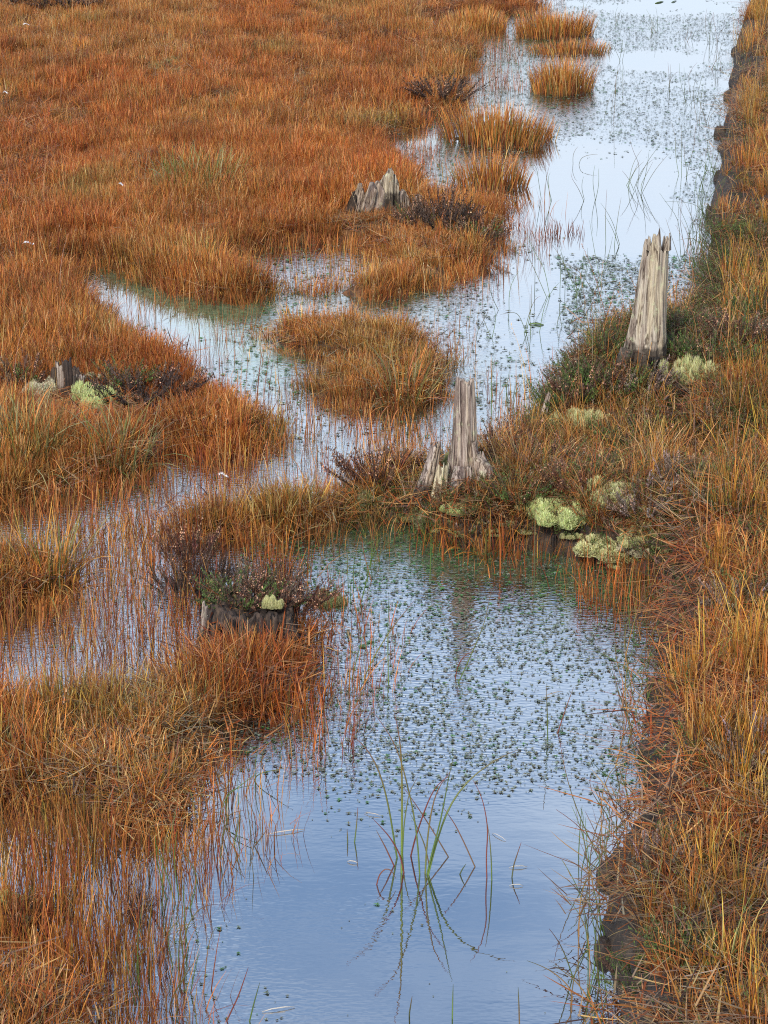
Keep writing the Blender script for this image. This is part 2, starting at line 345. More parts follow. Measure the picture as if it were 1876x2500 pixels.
def clod_material():
    m, n = mat('wet_peat'); l = n.links.new
    g = N(n, 'ShaderNodeNewGeometry'); n1 = N(n, 'ShaderNodeTexNoise', Scale=35.0, Detail=8.0, Roughness=0.7); l(g.outputs['Position'], n1.inputs['Vector'])
    r = ramp(n, [(0.35, (0.012,0.008,0.006)), (0.5, (0.035,0.022,0.015)), (0.66, (0.07,0.055,0.03)), (0.75, (0.11,0.11,0.05))]); l(n1.outputs['Fac'], r.inputs[0])
    b = N(n, 'ShaderNodeBsdfPrincipled', Roughness=0.7); l(r.outputs[0], b.inputs['Base Color'])
    bp = N(n, 'ShaderNodeBump', Strength=1.0, Distance=0.015); l(n1.outputs['Fac'], bp.inputs['Height']); l(bp.outputs[0], b.inputs['Normal'])
    o = N(n, 'ShaderNodeOutputMaterial'); l(b.outputs[0], o.inputs[0]); return m
M_clod = clod_material()

# ------------------------------------------------------------------ mesh helpers
def mesh_np(name, V, Fc, cols=None, material=None, smooth=True):
    me = bpy.data.meshes.new(name)
    me.from_pydata([tuple(v) for v in V] if not isinstance(V, np.ndarray) else V.tolist(), [], Fc if isinstance(Fc, list) else Fc.tolist())
    if cols is not None:
        a = me.color_attributes.new('bc', 'FLOAT_COLOR', 'POINT')
        c = np.ones((len(V), 4), np.float32); c[:, :3] = cols; a.data.foreach_set('color', c.ravel())
    if material: me.materials.append(material)
    if smooth: me.polygons.foreach_set('use_smooth', [True]*len(me.polygons))
    me.update(); return me
def link(name, me, parent=None, loc=None, rot=None, scale=None):
    o = bpy.data.objects.new(name, me); scene.collection.objects.link(o)
    if parent: o.parent = parent
    if loc is not None: o.location = loc
    if rot is not None: o.rotation_euler = rot
    if scale is not None: o.scale = (scale,)*3 if isinstance(scale, (int, float)) else scale
    return o
def tag(o, label=None, cat=None, group=None, kind=None):
    if label: o['label'] = label
    if cat: o['category'] = cat
    if group: o['group'] = group
    if kind: o['kind'] = kind
    return o

ORANGE=(0.60,0.225,0.045); RUST=(0.40,0.115,0.025); STRAW=(0.68,0.41,0.15); REDB=(0.25,0.065,0.025); OLIVE=(0.20,0.17,0.045)
GREEN=(0.13,0.20,0.035); DARK=(0.09,0.045,0.025); GREYP=(0.38,0.26,0.15); GOLD=(0.62,0.32,0.06)
def ribbon_set(base, az, h, lean, curl, width, segs, col0, col1, rng, twist=None):
    """many blades at once. base (n,3); each bends away along az. returns V,F,C"""
    n = len(h); t = np.linspace(0, 1, segs+1)[None, :]
    # angle from vertical grows along the blade
    ang = lean[:, None] + curl[:, None]*t**1.5
    ds = h[:, None]/segs
    dx = np.sin(ang)*ds; dz = np.cos(ang)*ds
    u = np.concatenate([np.zeros((n,1)), np.cumsum(dx[:, :-1], 1)], 1); z = np.concatenate([np.zeros((n,1)), np.cumsum(dz[:, :-1], 1)], 1)
    wob = (rng.rand(n)-0.5)*0.25
    side = np.sin(t*2.4+rng.rand(n,1)*3)*h[:, None]*0.05*wob[:, None]*2
    ca, sa = np.cos(az)[:, None], np.sin(az)[:, None]
    px = base[:, :1] + u*ca - side*sa; py = base[:, 1:2] + u*sa + side*ca; pz = base[:, 2:3] + z
    fa = az + math.pi/2 + (rng.rand(n)-0.5)*1.6 if twist is None else twist
    w = width[:, None]*(1-t**2.2)*0.5 + 0.00025
    wx = np.cos(fa)[:, None]*w; wy = np.sin(fa)[:, None]*w
    L_ = np.stack([px-wx, py-wy, pz], -1); R_ = np.stack([px+wx, py+wy, pz], -1)
    V = np.stack([L_, R_], 2).reshape(n, -1, 3)      # n, (segs+1)*2, 3
    k = (segs+1)*2
    f = np.array([[2*i, 2*i+1, 2*i+3, 2*i+2] for i in range(segs)])
    Fc = (f[None] + (np.arange(n)*k)[:, None, None]).reshape(-1, 4)
    tt = np.repeat(t, 2, axis=1)[..., None]
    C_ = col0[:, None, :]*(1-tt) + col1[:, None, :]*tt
    return V.reshape(-1, 3), Fc, C_.reshape(-1, 3)
def pick(rng, n, pal, w, var=0.38):
    pal = np.array(pal); w = np.array(w, float); w /= w.sum()
    c = pal[rng.choice(len(pal), n, p=w)]
    return np.clip(c*(1+(rng.rand(n, 1)-0.5)*2*var)*(1+(rng.rand(n, 3)-0.5)*0.2), 0.004, 0.9)
def join_sets(sets):
    Vs, Fs, Cs, off = [], [], [], 0
    for V, Fc, C_ in sets:
        Vs.append(V); Cs.append(C_); Fs += (np.asarray(Fc)+off).tolist(); off += len(V)
    return np.concatenate(Vs), Fs, np.concatenate(Cs)
def clump(seed, n, rad, h, hv, lean, curl, width, segs, pal, w, dead=0.15, base_dark=0.30):
    rng = np.random.RandomState(seed)
    a = rng.rand(n)*2*math.pi; r = np.sqrt(rng.rand(n))*rad
    base = np.stack([np.cos(a)*r, np.sin(a)*r, np.full(n, -0.02)], 1)
    az = a + (rng.rand(n)-0.5)*2.2
    hh = h*(1+(rng.rand(n)-0.6)*2*hv); ln = np.abs(rng.randn(n))*lean + r/rad*lean*0.6; cu = np.abs(rng.randn(n))*curl
    d = rng.rand(n) < dead
    ln[d] += 0.5; cu[d] += 1.2
    c1 = pick(rng, n, pal, w); c0 = c1*np.array([base_dark, base_dark*0.9, base_dark*0.8])  # browner blade feet, darkened further so the colour carries shade between blades
    return ribbon_set(base, az, hh, ln, cu, width*(0.6+0.8*rng.rand(n)), segs, c0, c1, rng)
def seed_stalks(seed, n, rad, h, pal, head=True, curl=0.5):
    """thin flowering stalks with narrow heads"""
    rng = np.random.RandomState(seed)
    a = rng.rand(n)*6.28; r = np.sqrt(rng.rand(n))*rad
    base = np.stack([np.cos(a)*r, np.sin(a)*r, np.full(n, -0.02)], 1)
    hh = h*(0.7+0.6*rng.rand(n)); ln = np.abs(rng.randn(n))*0.16; cu = np.abs(rng.randn(n))*curl; az = rng.rand(n)*6.28
    c1 = pick(rng, n, pal, [1]*len(pal))
    V, Fc, C_ = ribbon_set(base, az, hh, ln, cu, np.full(n, 0.0022), 5, c1*0.6, c1, rng)
    if not head: return V, Fc, C_
    sets = [(V, Fc, C_)]
    for i in range(n):
        k = (5+1)*2; tip = V[i*k+k-2]; pre = V[i*k+k-4]; d = (tip-pre)/max(1e-6, np.linalg.norm(tip-pre))
        m = 7; b = tip[None] - d[None]*np.linspace(0.0, 0.05, m)[:, None]
        sets.append(ribbon_set(b, rng.rand(m)*6.28, 0.006+0.006*rng.rand(m), 0.5+rng.rand(m)*0.6, np.zeros(m), np.full(m, 0.004), 1,
                    pick(rng, m, [GREYP, RUST], [2, 1]), pick(rng, m, [GREYP, STRAW], [2, 1]), rng))
    return join_sets(sets)

src_count = [0]
def source(name, S, material):
    V, Fc, C_ = S
    o = bpy.data.objects.new(name, mesh_np(name, V, Fc, C_, material)); return o

def scatter(name, pts, rot, scl, idx, tint, sources, **t):
    """one 'stuff' object that instances small clumps on its points"""
    me = bpy.data.meshes.new(name); me.from_pydata(pts.tolist(), [], [])
    n = len(pts)
    a = me.attributes.new('irot', 'FLOAT_VECTOR', 'POINT'); a.data.foreach_set('vector', rot.astype(np.float32).ravel())
    a = me.attributes.new('iscl', 'FLOAT_VECTOR', 'POINT'); a.data.foreach_set('vector', scl.astype(np.float32).ravel())
    a = me.attributes.new('iidx', 'INT', 'POINT'); a.data.foreach_set('value', idx.astype(np.int32))
    a = me.attributes.new('tint', 'FLOAT_COLOR', 'POINT'); c = np.ones((n, 4), np.float32); c[:, :3] = tint; a.data.foreach_set('color', c.ravel())
    col = bpy.data.collections.new(name+'_pieces')
    for o in sources: col.objects.link(o)
    ob = link(name, me)
    g = bpy.data.node_groups.new(name+'_scatter', 'GeometryNodeTree')
    g.interface.new_socket('Geometry', in_out='INPUT', socket_type='NodeSocketGeometry')
    g.interface.new_socket('Geometry', in_out='OUTPUT', socket_type='NodeSocketGeometry')
    gi = g.nodes.new('NodeGroupInput'); go = g.nodes.new('NodeGroupOutput')
    ci = g.nodes.new('GeometryNodeCollectionInfo'); ci.inputs['Collection'].default_value = col
    ci.inputs['Separate Children'].default_value = True; ci.inputs['Reset Children'].default_value = True
    ip = g.nodes.new('GeometryNodeInstanceOnPoints'); ip.inputs['Pick Instance'].default_value = True
    def na(nm, dt):
        q = g.nodes.new('GeometryNodeInputNamedAttribute'); q.data_type = dt; q.inputs['Name'].default_value = nm; return q.outputs['Attribute']
    K = g.links.new
    K(gi.outputs[0], ip.inputs['Points']); K(ci.outputs[0], ip.inputs['Instance']); K(na('iidx', 'INT'), ip.inputs['Instance Index'])
    K(na('irot', 'FLOAT_VECTOR'), ip.inputs['Rotation']); K(na('iscl', 'FLOAT_VECTOR'), ip.inputs['Scale']); K(ip.outputs[0], go.inputs[0])
    md = ob.modifiers.new('scatter', 'NODES'); md.node_group = g
    t.setdefault('kind', 'stuff'); tag(ob, **t)
    return ob

# ------------------------------------------------------------------ ground, water
def axis(core, lo, hi, step, n):
    a = list(core); s = step; x = core[0]
    left = []
    while x > lo: s *= 1.35; x -= s; left.append(x)
    s = step; x = core[-1]; right = []
    while x < hi: s *= 1.35; x += s; right.append(x)
    return np.array(left[::-1]+a+right)
ax_ = axis(gx, -900, 900, DX, 0); ay_ = axis(gy, -900, 1500, DX, 0)
GX, GY = np.meshgrid(ax_, ay_, indexing='ij'); GZ = hz_(GX, GY)
off = np.maximum(0, np.maximum(np.maximum(gx[0]-GX, GX-gx[-1]), np.maximum(gy[0]-GY, GY-gy[-1])))
GZ = GZ*np.exp(-off*0.3) + (1-np.exp(-off*0.3))*(0.06 + 0.05*fbm(GX*0.5, GY*0.5, 77))
V = np.stack([GX, GY, GZ], -1).reshape(-1, 3); nx_, ny_ = GX.shape
I, J = np.meshgrid(np.arange(nx_-1), np.arange(ny_-1), indexing='ij'); q = (I*ny_+J).ravel()
Fq = np.stack([q, q+ny_, q+ny_+1, q+1], 1)
GP = np.clip(hz_(GX, GY, sm(blur(C['bank'] | C['mound'], 0.08), 0.02, 0.3)), 0, 1).reshape(-1, 1)*np.array([[1, 0, 0]])
tag(link('ground', mesh_np('ground', V, Fq, GP, M_ground)), kind='structure')

wx_ = np.arange(-7.0, 9.0, 0.08); wy_ = np.arange(1.0, 36.0, 0.08)
WX, WY = np.meshgrid(wx_, wy_, indexing='ij')
wpx, wpy, _ = proj(WX, WY, 0*WX)
def soft(poly, r=0.0): return inside(poly, wpx, wpy).astype(float)
def gblur(a, k=2):
    for _ in range(2):
        a = (a + np.roll(a,1,0)+np.roll(a,-1,0)+np.roll(a,1,1)+np.roll(a,-1,1))/5
    return a
GREENZ = [([(205,640),(300,660),(460,720),(640,735),(700,800),(740,900),(720,990),(600,960),(500,850),(330,740)],1.0),
          ([(640,700),(1100,700),(1120,780),(900,800),(650,760)],0.45),
          ([(980,330),(1110,330),(1130,480),(1060,480)],0.6),
          ([(780,1280),(1000,1270),(1400,1340),(1640,1440),(1600,1480),(1400,1440),(1200,1410),(1000,1420),(800,1400)],0.6),
          ([(1140,60),(1320,90),(1330,260),(1150,300)],0.45),
          ([(1000,880),(1250,860),(1330,980),(1250,1080),(1000,1090)],0.3),
          ([(740,1060),(900,1080),(850,1180),(640,1130)],0.35)]
gm = np.zeros(WX.shape)
for p, d in GREENZ: gm = np.maximum(gm, soft(p)*d)
gm = gblur(gm)*np.clip(0.5+1.3*fbm(WX*2.5, WY*2.5, 91), 0, 1)
# the weedy part of the water (photograph density, used for ripples and the floating plants)
def weed_density(px, py, x, y):
    d = np.zeros(px.shape)
    n = fbm(x*2.2, y*2.2, 61); n2 = fbm(x*0.9+5, y*0.6, 62)
    near = (py > 1290) & (py < 1990)
    d = np.where(near, 0.95, d)
    fade = np.clip((2070-py)/210, 0, 1)**1.5*np.clip(0.1+(n-0.36)*5.0, 0, 1)
    d = np.where((py > 1860), 0.9*fade, d)
    d = np.where(near, d*np.clip(0.62+(n-0.38)*3.4, 0.12, 1.1), d)
    far = (py <= 1290)
    edge = np.clip(1-(px-900-(1290-py)*0.33)/420, 0, 1)             # denser along the left shore
    d = np.where(far, np.clip((n2-0.40)*7+edge*1.1+(n-0.47)*4.0, 0, 1)*0.9, d)
    calm = inside([(1290,360),(1560,350),(1700,420),(1560,560),(1480,600),(1400,640),(1420,540),(1340,420)], px, py) | \
           inside([(1230,640),(1340,600),(1400,700),(1350,800),(1420,850),(1330,900),(1240,850),(1180,700)], px, py)
    d = np.where(calm, d*0.12, d)
    dense = inside([(1360,640),(1640,640),(1730,720),(1720,860),(1500,820),(1400,760)], px, py)
    d = np.where(dense, np.maximum(d, 0.9), d)
    low = (py > 2070)
    d = np.where(low, 0.35*np.clip((n-0.60)*8, 0, 1), d)
    bott = inside([(820,2390),(1250,2370),(1300,2440),(1400,2500),(1400,2600),(600,2600),(300,2500),(500,2470),(900,2440)], px, py)
    d = np.where(bott, 0.55*np.clip((n-0.35)*5, 0.1, 1), d)
    d = np.where(inside([(380,2060),(640,2000),(700,2050),(560,2330),(420,2400)], px, py), np.clip((n-0.5)*4, 0, 0.6), d)
    return d
wd = gblur(weed_density(wpx, wpy, WX, WY))
V = np.stack([WX, WY, 0*WX], -1).reshape(-1, 3); nx_, ny_ = WX.shape
I, J = np.meshgrid(np.arange(nx_-1), np.arange(ny_-1), indexing='ij'); q = (I*ny_+J).ravel()
me = mesh_np('water', V, np.stack([q, q+ny_, q+ny_+1, q+1], 1), None, M_water)
a = me.color_attributes.new('wmask', 'FLOAT_COLOR', 'POINT'); c = np.ones((len(V), 4), np.float32)
c[:, 0] = np.clip(0.02+wd.ravel(), 0, 1); c[:, 1] = gm.ravel(); c[:, 2] = 0; a.data.foreach_set('color', c.ravel())
tag(link('water', me), kind='structure')

# ------------------------------------------------------------------ grass pieces
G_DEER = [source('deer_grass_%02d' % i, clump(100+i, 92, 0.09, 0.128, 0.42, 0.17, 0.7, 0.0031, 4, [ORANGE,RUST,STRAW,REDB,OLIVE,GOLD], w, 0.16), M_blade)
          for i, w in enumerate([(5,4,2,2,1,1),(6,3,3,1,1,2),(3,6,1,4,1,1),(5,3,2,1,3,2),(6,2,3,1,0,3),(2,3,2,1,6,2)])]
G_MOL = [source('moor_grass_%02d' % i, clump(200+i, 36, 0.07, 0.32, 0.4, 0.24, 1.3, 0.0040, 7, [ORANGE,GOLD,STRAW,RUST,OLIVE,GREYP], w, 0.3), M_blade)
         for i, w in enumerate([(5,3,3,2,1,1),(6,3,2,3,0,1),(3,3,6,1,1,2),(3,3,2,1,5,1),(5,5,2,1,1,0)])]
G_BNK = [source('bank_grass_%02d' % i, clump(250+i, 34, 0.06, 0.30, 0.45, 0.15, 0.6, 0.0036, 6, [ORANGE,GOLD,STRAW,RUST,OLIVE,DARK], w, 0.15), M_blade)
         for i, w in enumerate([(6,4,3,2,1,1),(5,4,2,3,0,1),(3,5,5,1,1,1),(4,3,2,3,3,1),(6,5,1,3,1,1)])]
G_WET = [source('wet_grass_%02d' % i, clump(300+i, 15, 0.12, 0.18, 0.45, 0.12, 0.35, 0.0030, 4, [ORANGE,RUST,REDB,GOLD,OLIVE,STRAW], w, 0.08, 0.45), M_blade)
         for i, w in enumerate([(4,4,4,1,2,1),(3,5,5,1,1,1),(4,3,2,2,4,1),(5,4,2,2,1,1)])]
G_SEED = [source('seed_stalk_%02d' % i, seed_stalks(400+i, 5, 0.12, 0.34, [STRAW, GREYP, RUST]), M_blade) for i in range(3)]
def litter(seed, n):
    rng = np.random.RandomState(seed)
    base = np.stack([(rng.rand(n)-0.5)*0.3, (rng.rand(n)-0.5)*0.3, 0.004+rng.rand(n)*0.03], 1)
    c1 = pick(rng, n, [STRAW, GREYP, RUST, ORANGE, DARK], [3,3,2,2,1], 0.3)
    return ribbon_set(base, rng.rand(n)*6.28, 0.06+rng.rand(n)*0.12, 1.2+rng.rand(n)*0.35, (rng.rand(n)-0.4)*0.8, 0.0035*(0.6+rng.rand(n)), 4, c1*0.8, c1, rng)
G_LIT = [source('grass_litter_%02d' % i, litter(500+i, 60), M_blade) for i in range(3)]
def sprigs(seed, n, rad, h, pal, w, leaf=0.006, dens=22):
    """low heathery sprigs: stems carrying many tiny leaves"""
    rng = np.random.RandomState(seed); sets = []
    for i in range(n):
        a = rng.rand()*6.28; r = math.sqrt(rng.rand())*rad
        hh = h*(0.6+0.6*rng.rand())*(1-0.4*(r/rad)**2); ln = 0.15+0.7*r/rad; b = np.array([math.cos(a)*r, math.sin(a)*r, -0.01])
        d = np.array([math.cos(a)*math.sin(ln), math.sin(a)*math.sin(ln), math.cos(ln)])
        c = pick(rng, 1, pal, w)[0]
        t = np.linspace(0.15, 1, dens)[:, None]
        base = b + d*hh*t + (rng.rand(dens, 3)-0.5)*0.008
        cc = np.clip(c*(0.6+0.8*rng.rand(dens, 1)), 0, 1)
        sets.append(ribbon_set(base, rng.rand(dens)*6.28, leaf*(1+rng.rand(dens)), 0.4+rng.rand(dens)*0.9, np.zeros(dens), np.full(dens, 0.0034), 1, cc*0.8, cc, rng))
        c0 = np.array([DARK])
        sets.append(ribbon_set(b[None], np.array([a]), np.array([hh]), np.array([ln]), np.array([0.0]), np.array([0.003]), 2, c0, c0, rng))
    return join_sets(sets)
HGREEN=(0.085,0.13,0.028); HBROWN=(0.11,0.06,0.035); HRED=(0.12,0.045,0.022); HGREY=(0.19,0.14,0.09); HPINK=(0.50,0.27,0.15)
G_HEATH = [source('heath_sprig_%02d' % i, sprigs(600+i, 16, 0.09, 0.12, [HGREEN,HBROWN,HRED,HGREY], w), M_blade)
           for i, w in enumerate([(5,3,1,1),(2,3,2,2),(7,1,0,0)])]

# zone tints
def zone_noise(x, y):
    return fbm(x*0.9, y*0.45, 71), fbm(x*2.3+3, y*1.2, 72), fbm(x*6, y*3, 73)
def sample_points(n, y0=3.2, y1=33.0, keep=lambda px, py: (px > -330) & (px < 2250) & (py > -260) & (py < 2950)):
    # uniform over the trapezoid seen by the camera, with a margin
    y = np.sqrt(RS.rand(n)*(y1**2-y0**2)+y0**2); half = 0.245*np.hypot(y, 3)*0.95
    x = (RS.rand(n)*2-1)*half
    px, py, _ = proj(x, y, 0*x); k = keep(px, py)
    return x[k], y[k]
def sample_box(n, x0, x1, y0, y1):
    return x0+(x1-x0)*RS.rand(n), y0+(y1-y0)*RS.rand(n)
def both(a, b): return np.concatenate([a[0], b[0]]), np.concatenate([a[1], b[1]])
MB = (-0.6, 2.9, 6.6, 12.6)      # round the mound
def sample_near(n): return sample_points(n, 3.4, 9.8)
def tints(x, y, base=1.0, jit=0.22, rk=1.0):
    a, b, c = zone_noise(x, y); n = len(x)
    t = np.ones((n, 3))*base*np.array([0.93, 0.88, 0.9])
    red = np.clip((a-0.47)*6, 0, 1)[:, None]; oli = np.clip((b-0.66)*6, 0, 1)[:, None]; dk = np.clip((0.42-b)*5, 0, 1)[:, None]
    t = t*(1-red*0.6*rk) + red*0.6*rk*np.array([0.86, 0.52, 0.42])
    t = t*(1-oli*0.6) + oli*0.6*np.array([0.62, 0.85, 0.8])
    t = t*(1-dk*0.4) + dk*0.4*np.array([0.5, 0.42, 0.36])
    t *= (1+(RS.rand(n, 1)-0.5)*2*jit) * (0.62+0.76*c[:, None])
    st = (RS.rand(n, 1) < 0.10); t = np.where(st, t*np.array([1.25, 1.55, 1.8]), t)
    return np.clip(t, 0.1, 1.6)
def uprot(n, tilt=0.12):
    r = (RS.rand(n, 3)-0.5)*2*tilt; r[:, 2] = RS.rand(n)*6.28; return r
def sc3(n, lo, hi, zvar=0.15):
    s = lo+(hi-lo)*RS.rand(n); return np.stack([s, s, s*(1+(RS.rand(n)-0.5)*2*zvar)], 1)

STUMP_CLEAR = []   # filled by things that grass must not grow through: (x, y, r)
def clear_px(px, py, r, z=0.05): p = P(px, py, z); STUMP_CLEAR.append((p[0], p[1], r))
clear_px(1588,900,0.13,0.22); clear_px(1135,1185,0.12,0.1); clear_px(1060,1170,0.07,0.1); clear_px(930,520,0.15); clear_px(880,528,0.11); clear_px(605,1535,0.15); clear_px(170,968,0.10)
for q_ in [(890,560,.08,.05),(950,560,.08,.05),(170,1000,.10,.05),(250,1015,.11,.05),(350,1010,.10,.05),(610,1560,.10,.03),(1135,1240,.05,.1),(1680,925,.05,.2),(1640,965,.02,.2),(1420,1050,.03,.15),(1350,1262,.05,.1),(1510,1215,.04,.1),(1480,1345,.04,.05),(245,985,.05,.05),(95,965,.05,.05)]: clear_px(*q_)
def not_cleared(x, y, front=0.0):
    k = np.ones(len(x), bool)
    for cx_, cy_, r in STUMP_CLEAR:
        k &= ~(((x-cx_)**2 + (y-cy_)**2) < r*r)
    return k

LOWZ = [ISLE,[(500,1545),(740,1545),(740,1600),(500,1600)],[(800,520),(1060,520),(1090,590),(1060,690),(800,690)],[(60,955),(430,955),(430,1075),(60,1075)],[(1000,1185),(1240,1185),(1240,1300),(1000,1300)],
        [(1285,1245),(1425,1245),(1425,1330),(1285,1330)],[(1370,1330),(1600,1330),(1600,1410),(1370,1410)],[(1350,1040),(1480,1040),(1480,1110),(1350,1110)],[(1610,915),(1760,915),(1760,1010),(1610,1010)],[(1440,1205),(1570,1205),(1570,1270),(1440,1270)]]
def low(x, y):
    px, py, _ = proj(x, y, 0*x+0.05); f = np.ones(len(x))
    for q_ in LOWZ: f[inside(q_, px, py)] = 0.66
    return f[:, None]
CA = blur(C['bog'], 0.15)
def edge_thin(x, y):
    return (hz_(x, y) > -0.015) | (RS.rand(len(x)) < np.clip((hz_(x, y, CA)-0.45)*2.2, 0.32, 1))
# --- the bog meadow
x, y = both(both(sample_points(27000), sample_near(3000)), sample_box(4200, -1.9, 0.6, 7.6, 16.0))
c = classify(x, y); wetd = c['wet']
m = c['bog'] & ~c['bank'] & ~c['mound'] & not_cleared(x, y) & edge_thin(x, y)
x, y = x[m], y[m]; z = np.maximum(hz_(x, y), -0.02)
n = len(x); b_ = fbm(x*2.3+3, y*1.2, 72); idx = RS.randint(0, 5, n); idx[(b_ > 0.60) & (RS.rand(n) < 0.35)] = 5
px_, py_, _ = proj(x, y, z)
s = sc3(n, 0.75, 1.2); s *= (0.56+0.60*fbm(x*1.7, y*1.7, 75))[:, None]*low(x, y)
scatter('bog_grass', np.stack([x, y, z], 1), uprot(n), s, idx, tints(x, y), G_DEER, label='rust and orange deer grass covering the flat bog left of the channel', cat='grass')
# --- taller arching grass mixed in
x, y = sample_points(5200)
c = classify(x, y)
py_ = c['py']; m = c['bog'] & ~c['bank'] & ~c['mound'] & not_cleared(x, y) & (RS.rand(len(x)) < np.where(py_ > 1450, 0.45, 0.28))
x, y = x[m], y[m]; n = len(x); z = np.maximum(hz_(x, y), -0.02)
s = sc3(n, 0.34, 0.62)*low(x, y)
scatter('moor_grass', np.stack([x, y, z], 1), uprot(n), s, RS.randint(0, 5, n), tints(x, y, 1.0), G_MOL, label='arching straw coloured moor grass tufts growing through the bog meadow', cat='grass')
# --- grass standing in water
x, y = both(both(sample_points(30000), sample_near(6500)), sample_box(1100, -1.7, -0.42, 4.9, 6.9))
c = classify(x, y)
nn = fbm(x*5, y*5, 81)
m = (RS.rand(len(x)) < c['wet']*np.clip((nn-0.28)*3.2, 0.05, 1.3)*1.0) & ~c['mound'] & ~c['bank']
edge = (hz_(x, y, blur(C['bog'] | C['mound'], 0.12)) > 0.02) & ~c['bog'] & ~c['mound'] & ~c['bank'] & (RS.rand(len(x)) < 0.24)
m |= edge
x, y = x[m], y[m]; n = len(x); z = np.maximum(hz_(x, y), -0.03)
scatter('standing_water_grass', np.stack([x, y, z], 1), uprot(n, 0.1), sc3(n, 0.5, 1.05, 0.3), RS.randint(0, 4, n), tints(x, y, 0.9), G_WET, label='sparse reddish grass blades standing in shallow bog pools', cat='grass')
# --- the bank
x, y = both(sample_points(10500), sample_near(900))
c = classify(x, y)
inner = hz_(x, y, blur(C['bank'], 0.10))
m = c['bank'] & (RS.rand(len(x)) < np.clip((inner-0.76)*4.4, 0.0, 1)) & not_cleared(x, y)
gap = fbm(x*2.6+1, y*1.6, 85); m &= RS.rand(len(x)) < np.clip((gap-0.30)*5, 0.12, 1)
x, y = x[m], y[m]; n = len(x); z = hz_(x, y)
scatter('bank_grass', np.stack([x, y, z], 1), uprot(n, 0.12), sc3(n, 0.36, 0.78)*(0.6+0.4*sm(hz_(x, y, blur(C['bank'], 0.10)), 0.8, 1.0))[:, None], RS.randint(0, 5, n), tints(x, y, 1.12, 0.3, 0.25)*np.array([1.0, 1.14, 0.95]), G_BNK, label='long arching orange grass growing over the top of the peat bank', cat='grass')
x, y = both(sample_points(16000), sample_near(3500))
c = classify(x, y); m = ((c['bank'] | c['mound']) & (hz_(x, y, blur(C['bank'] | C['mound'], 0.08)) > 0.85) & not_cleared(x, y) & (RS.rand(len(x)) < 0.6)) | (c['bog'] & (hz_(x, y) > -0.01) & (RS.rand(len(x)) < 0.8)) | (c['bank'] & (hz_(x, y) > 0.0) & (RS.rand(len(x)) < 0.22))
x, y = x[m], y[m]; n = len(x); z = hz_(x, y)
scatter('grass_litter', np.stack([x, y, z], 1), uprot(n, 0.25), sc3(n, 0.6, 1.1), RS.randint(0, 3, n), tints(x, y, 0.75), G_LIT, label='dead bleached grass litter lying over the peat bank and mound', cat='litter')
x, y = both(sample_points(9000), sample_near(2200))
c = classify(x, y); m = c['bank'] & (hz_(x, y, blur(C['bank'], 0.08)) > 0.84) & (RS.rand(len(x)) < 0.55) & not_cleared(x, y)
x, y = x[m], y[m]; n = len(x); z = hz_(x, y)
scatter('bank_deer_grass', np.stack([x, y, z], 1), uprot(n, 0.2), sc3(n, 0.55, 1.0), RS.randint(0, 6, n), tints(x, y, 1.0, 0.3, 0.3), G_DEER, label='short rusty grass filling between the long grass on the bank', cat='grass')
# --- mound: grass and heath cover
x, y = sample_box(9500, *MB)
c = classify(x, y); m = (c['mound'] | ((hz_(x, y) > -0.03) & (c['px'] < 1650) & (c['py'] > 1190) & (c['py'] < 1420) & (c['px'] > 840))) & ~c['bank'] & not_cleared(x, y)
m &= RS.rand(len(x)) < np.where(c['py'] > 1090, 0.75, 0.16)+0.5*(c['py'] > 1280)
x, y = x[m], y[m]; n = len(x); z = np.maximum(hz_(x, y), -0.02)
scatter('mound_grass', np.stack([x, y, z], 1), uprot(n, 0.2), sc3(n, 0.32, 0.60)*low(x, y), RS.randint(0, 5, n), tints(x, y, 1.0), G_MOL, label='curling orange grass over the low mound between the two pale stumps', cat='grass')
x, y = both(both(sample_points(22000), sample_near(3500)), sample_box(10000, *MB))
c = classify(x, y); m = (c['mound'] & (RS.rand(len(x)) < 0.85)) | (c['bank'] & (RS.rand(len(x)) < 0.16))
m &= not_cleared(x, y)
x, y = x[m], y[m]; n = len(x); z = np.maximum(hz_(x, y), -0.02)
scatter('heath_cover', np.stack([x, y, z], 1), uprot(n, 0.2), sc3(n, 0.5, 0.95), RS.randint(0, 3, n), np.clip(0.8+0.6*RS.rand(n, 1), 0, 2)*np.ones((n, 3)), G_HEATH, label='low dark heath sprigs matting the mound and bank', cat='heath')
# --- seed stalks
x, y = sample_points(5000)
c = classify(x, y); m = ((c['bog'] & (RS.rand(len(x)) < 0.22)) | (c['bank'] & (RS.rand(len(x)) < 0.45)) | (c['mound'] & (RS.rand(len(x)) < 0.3)))
x, y = x[m], y[m]; n = len(x); z = np.maximum(hz_(x, y), -0.02)
scatter('seed_stalks', np.stack([x, y, z], 1), uprot(n, 0.15), sc3(n, 0.55, 1.1), RS.randint(0, 3, n), tints(x, y, 1.05), G_SEED, label='thin faded flower stalks with narrow seed heads above the grass', cat='grass')

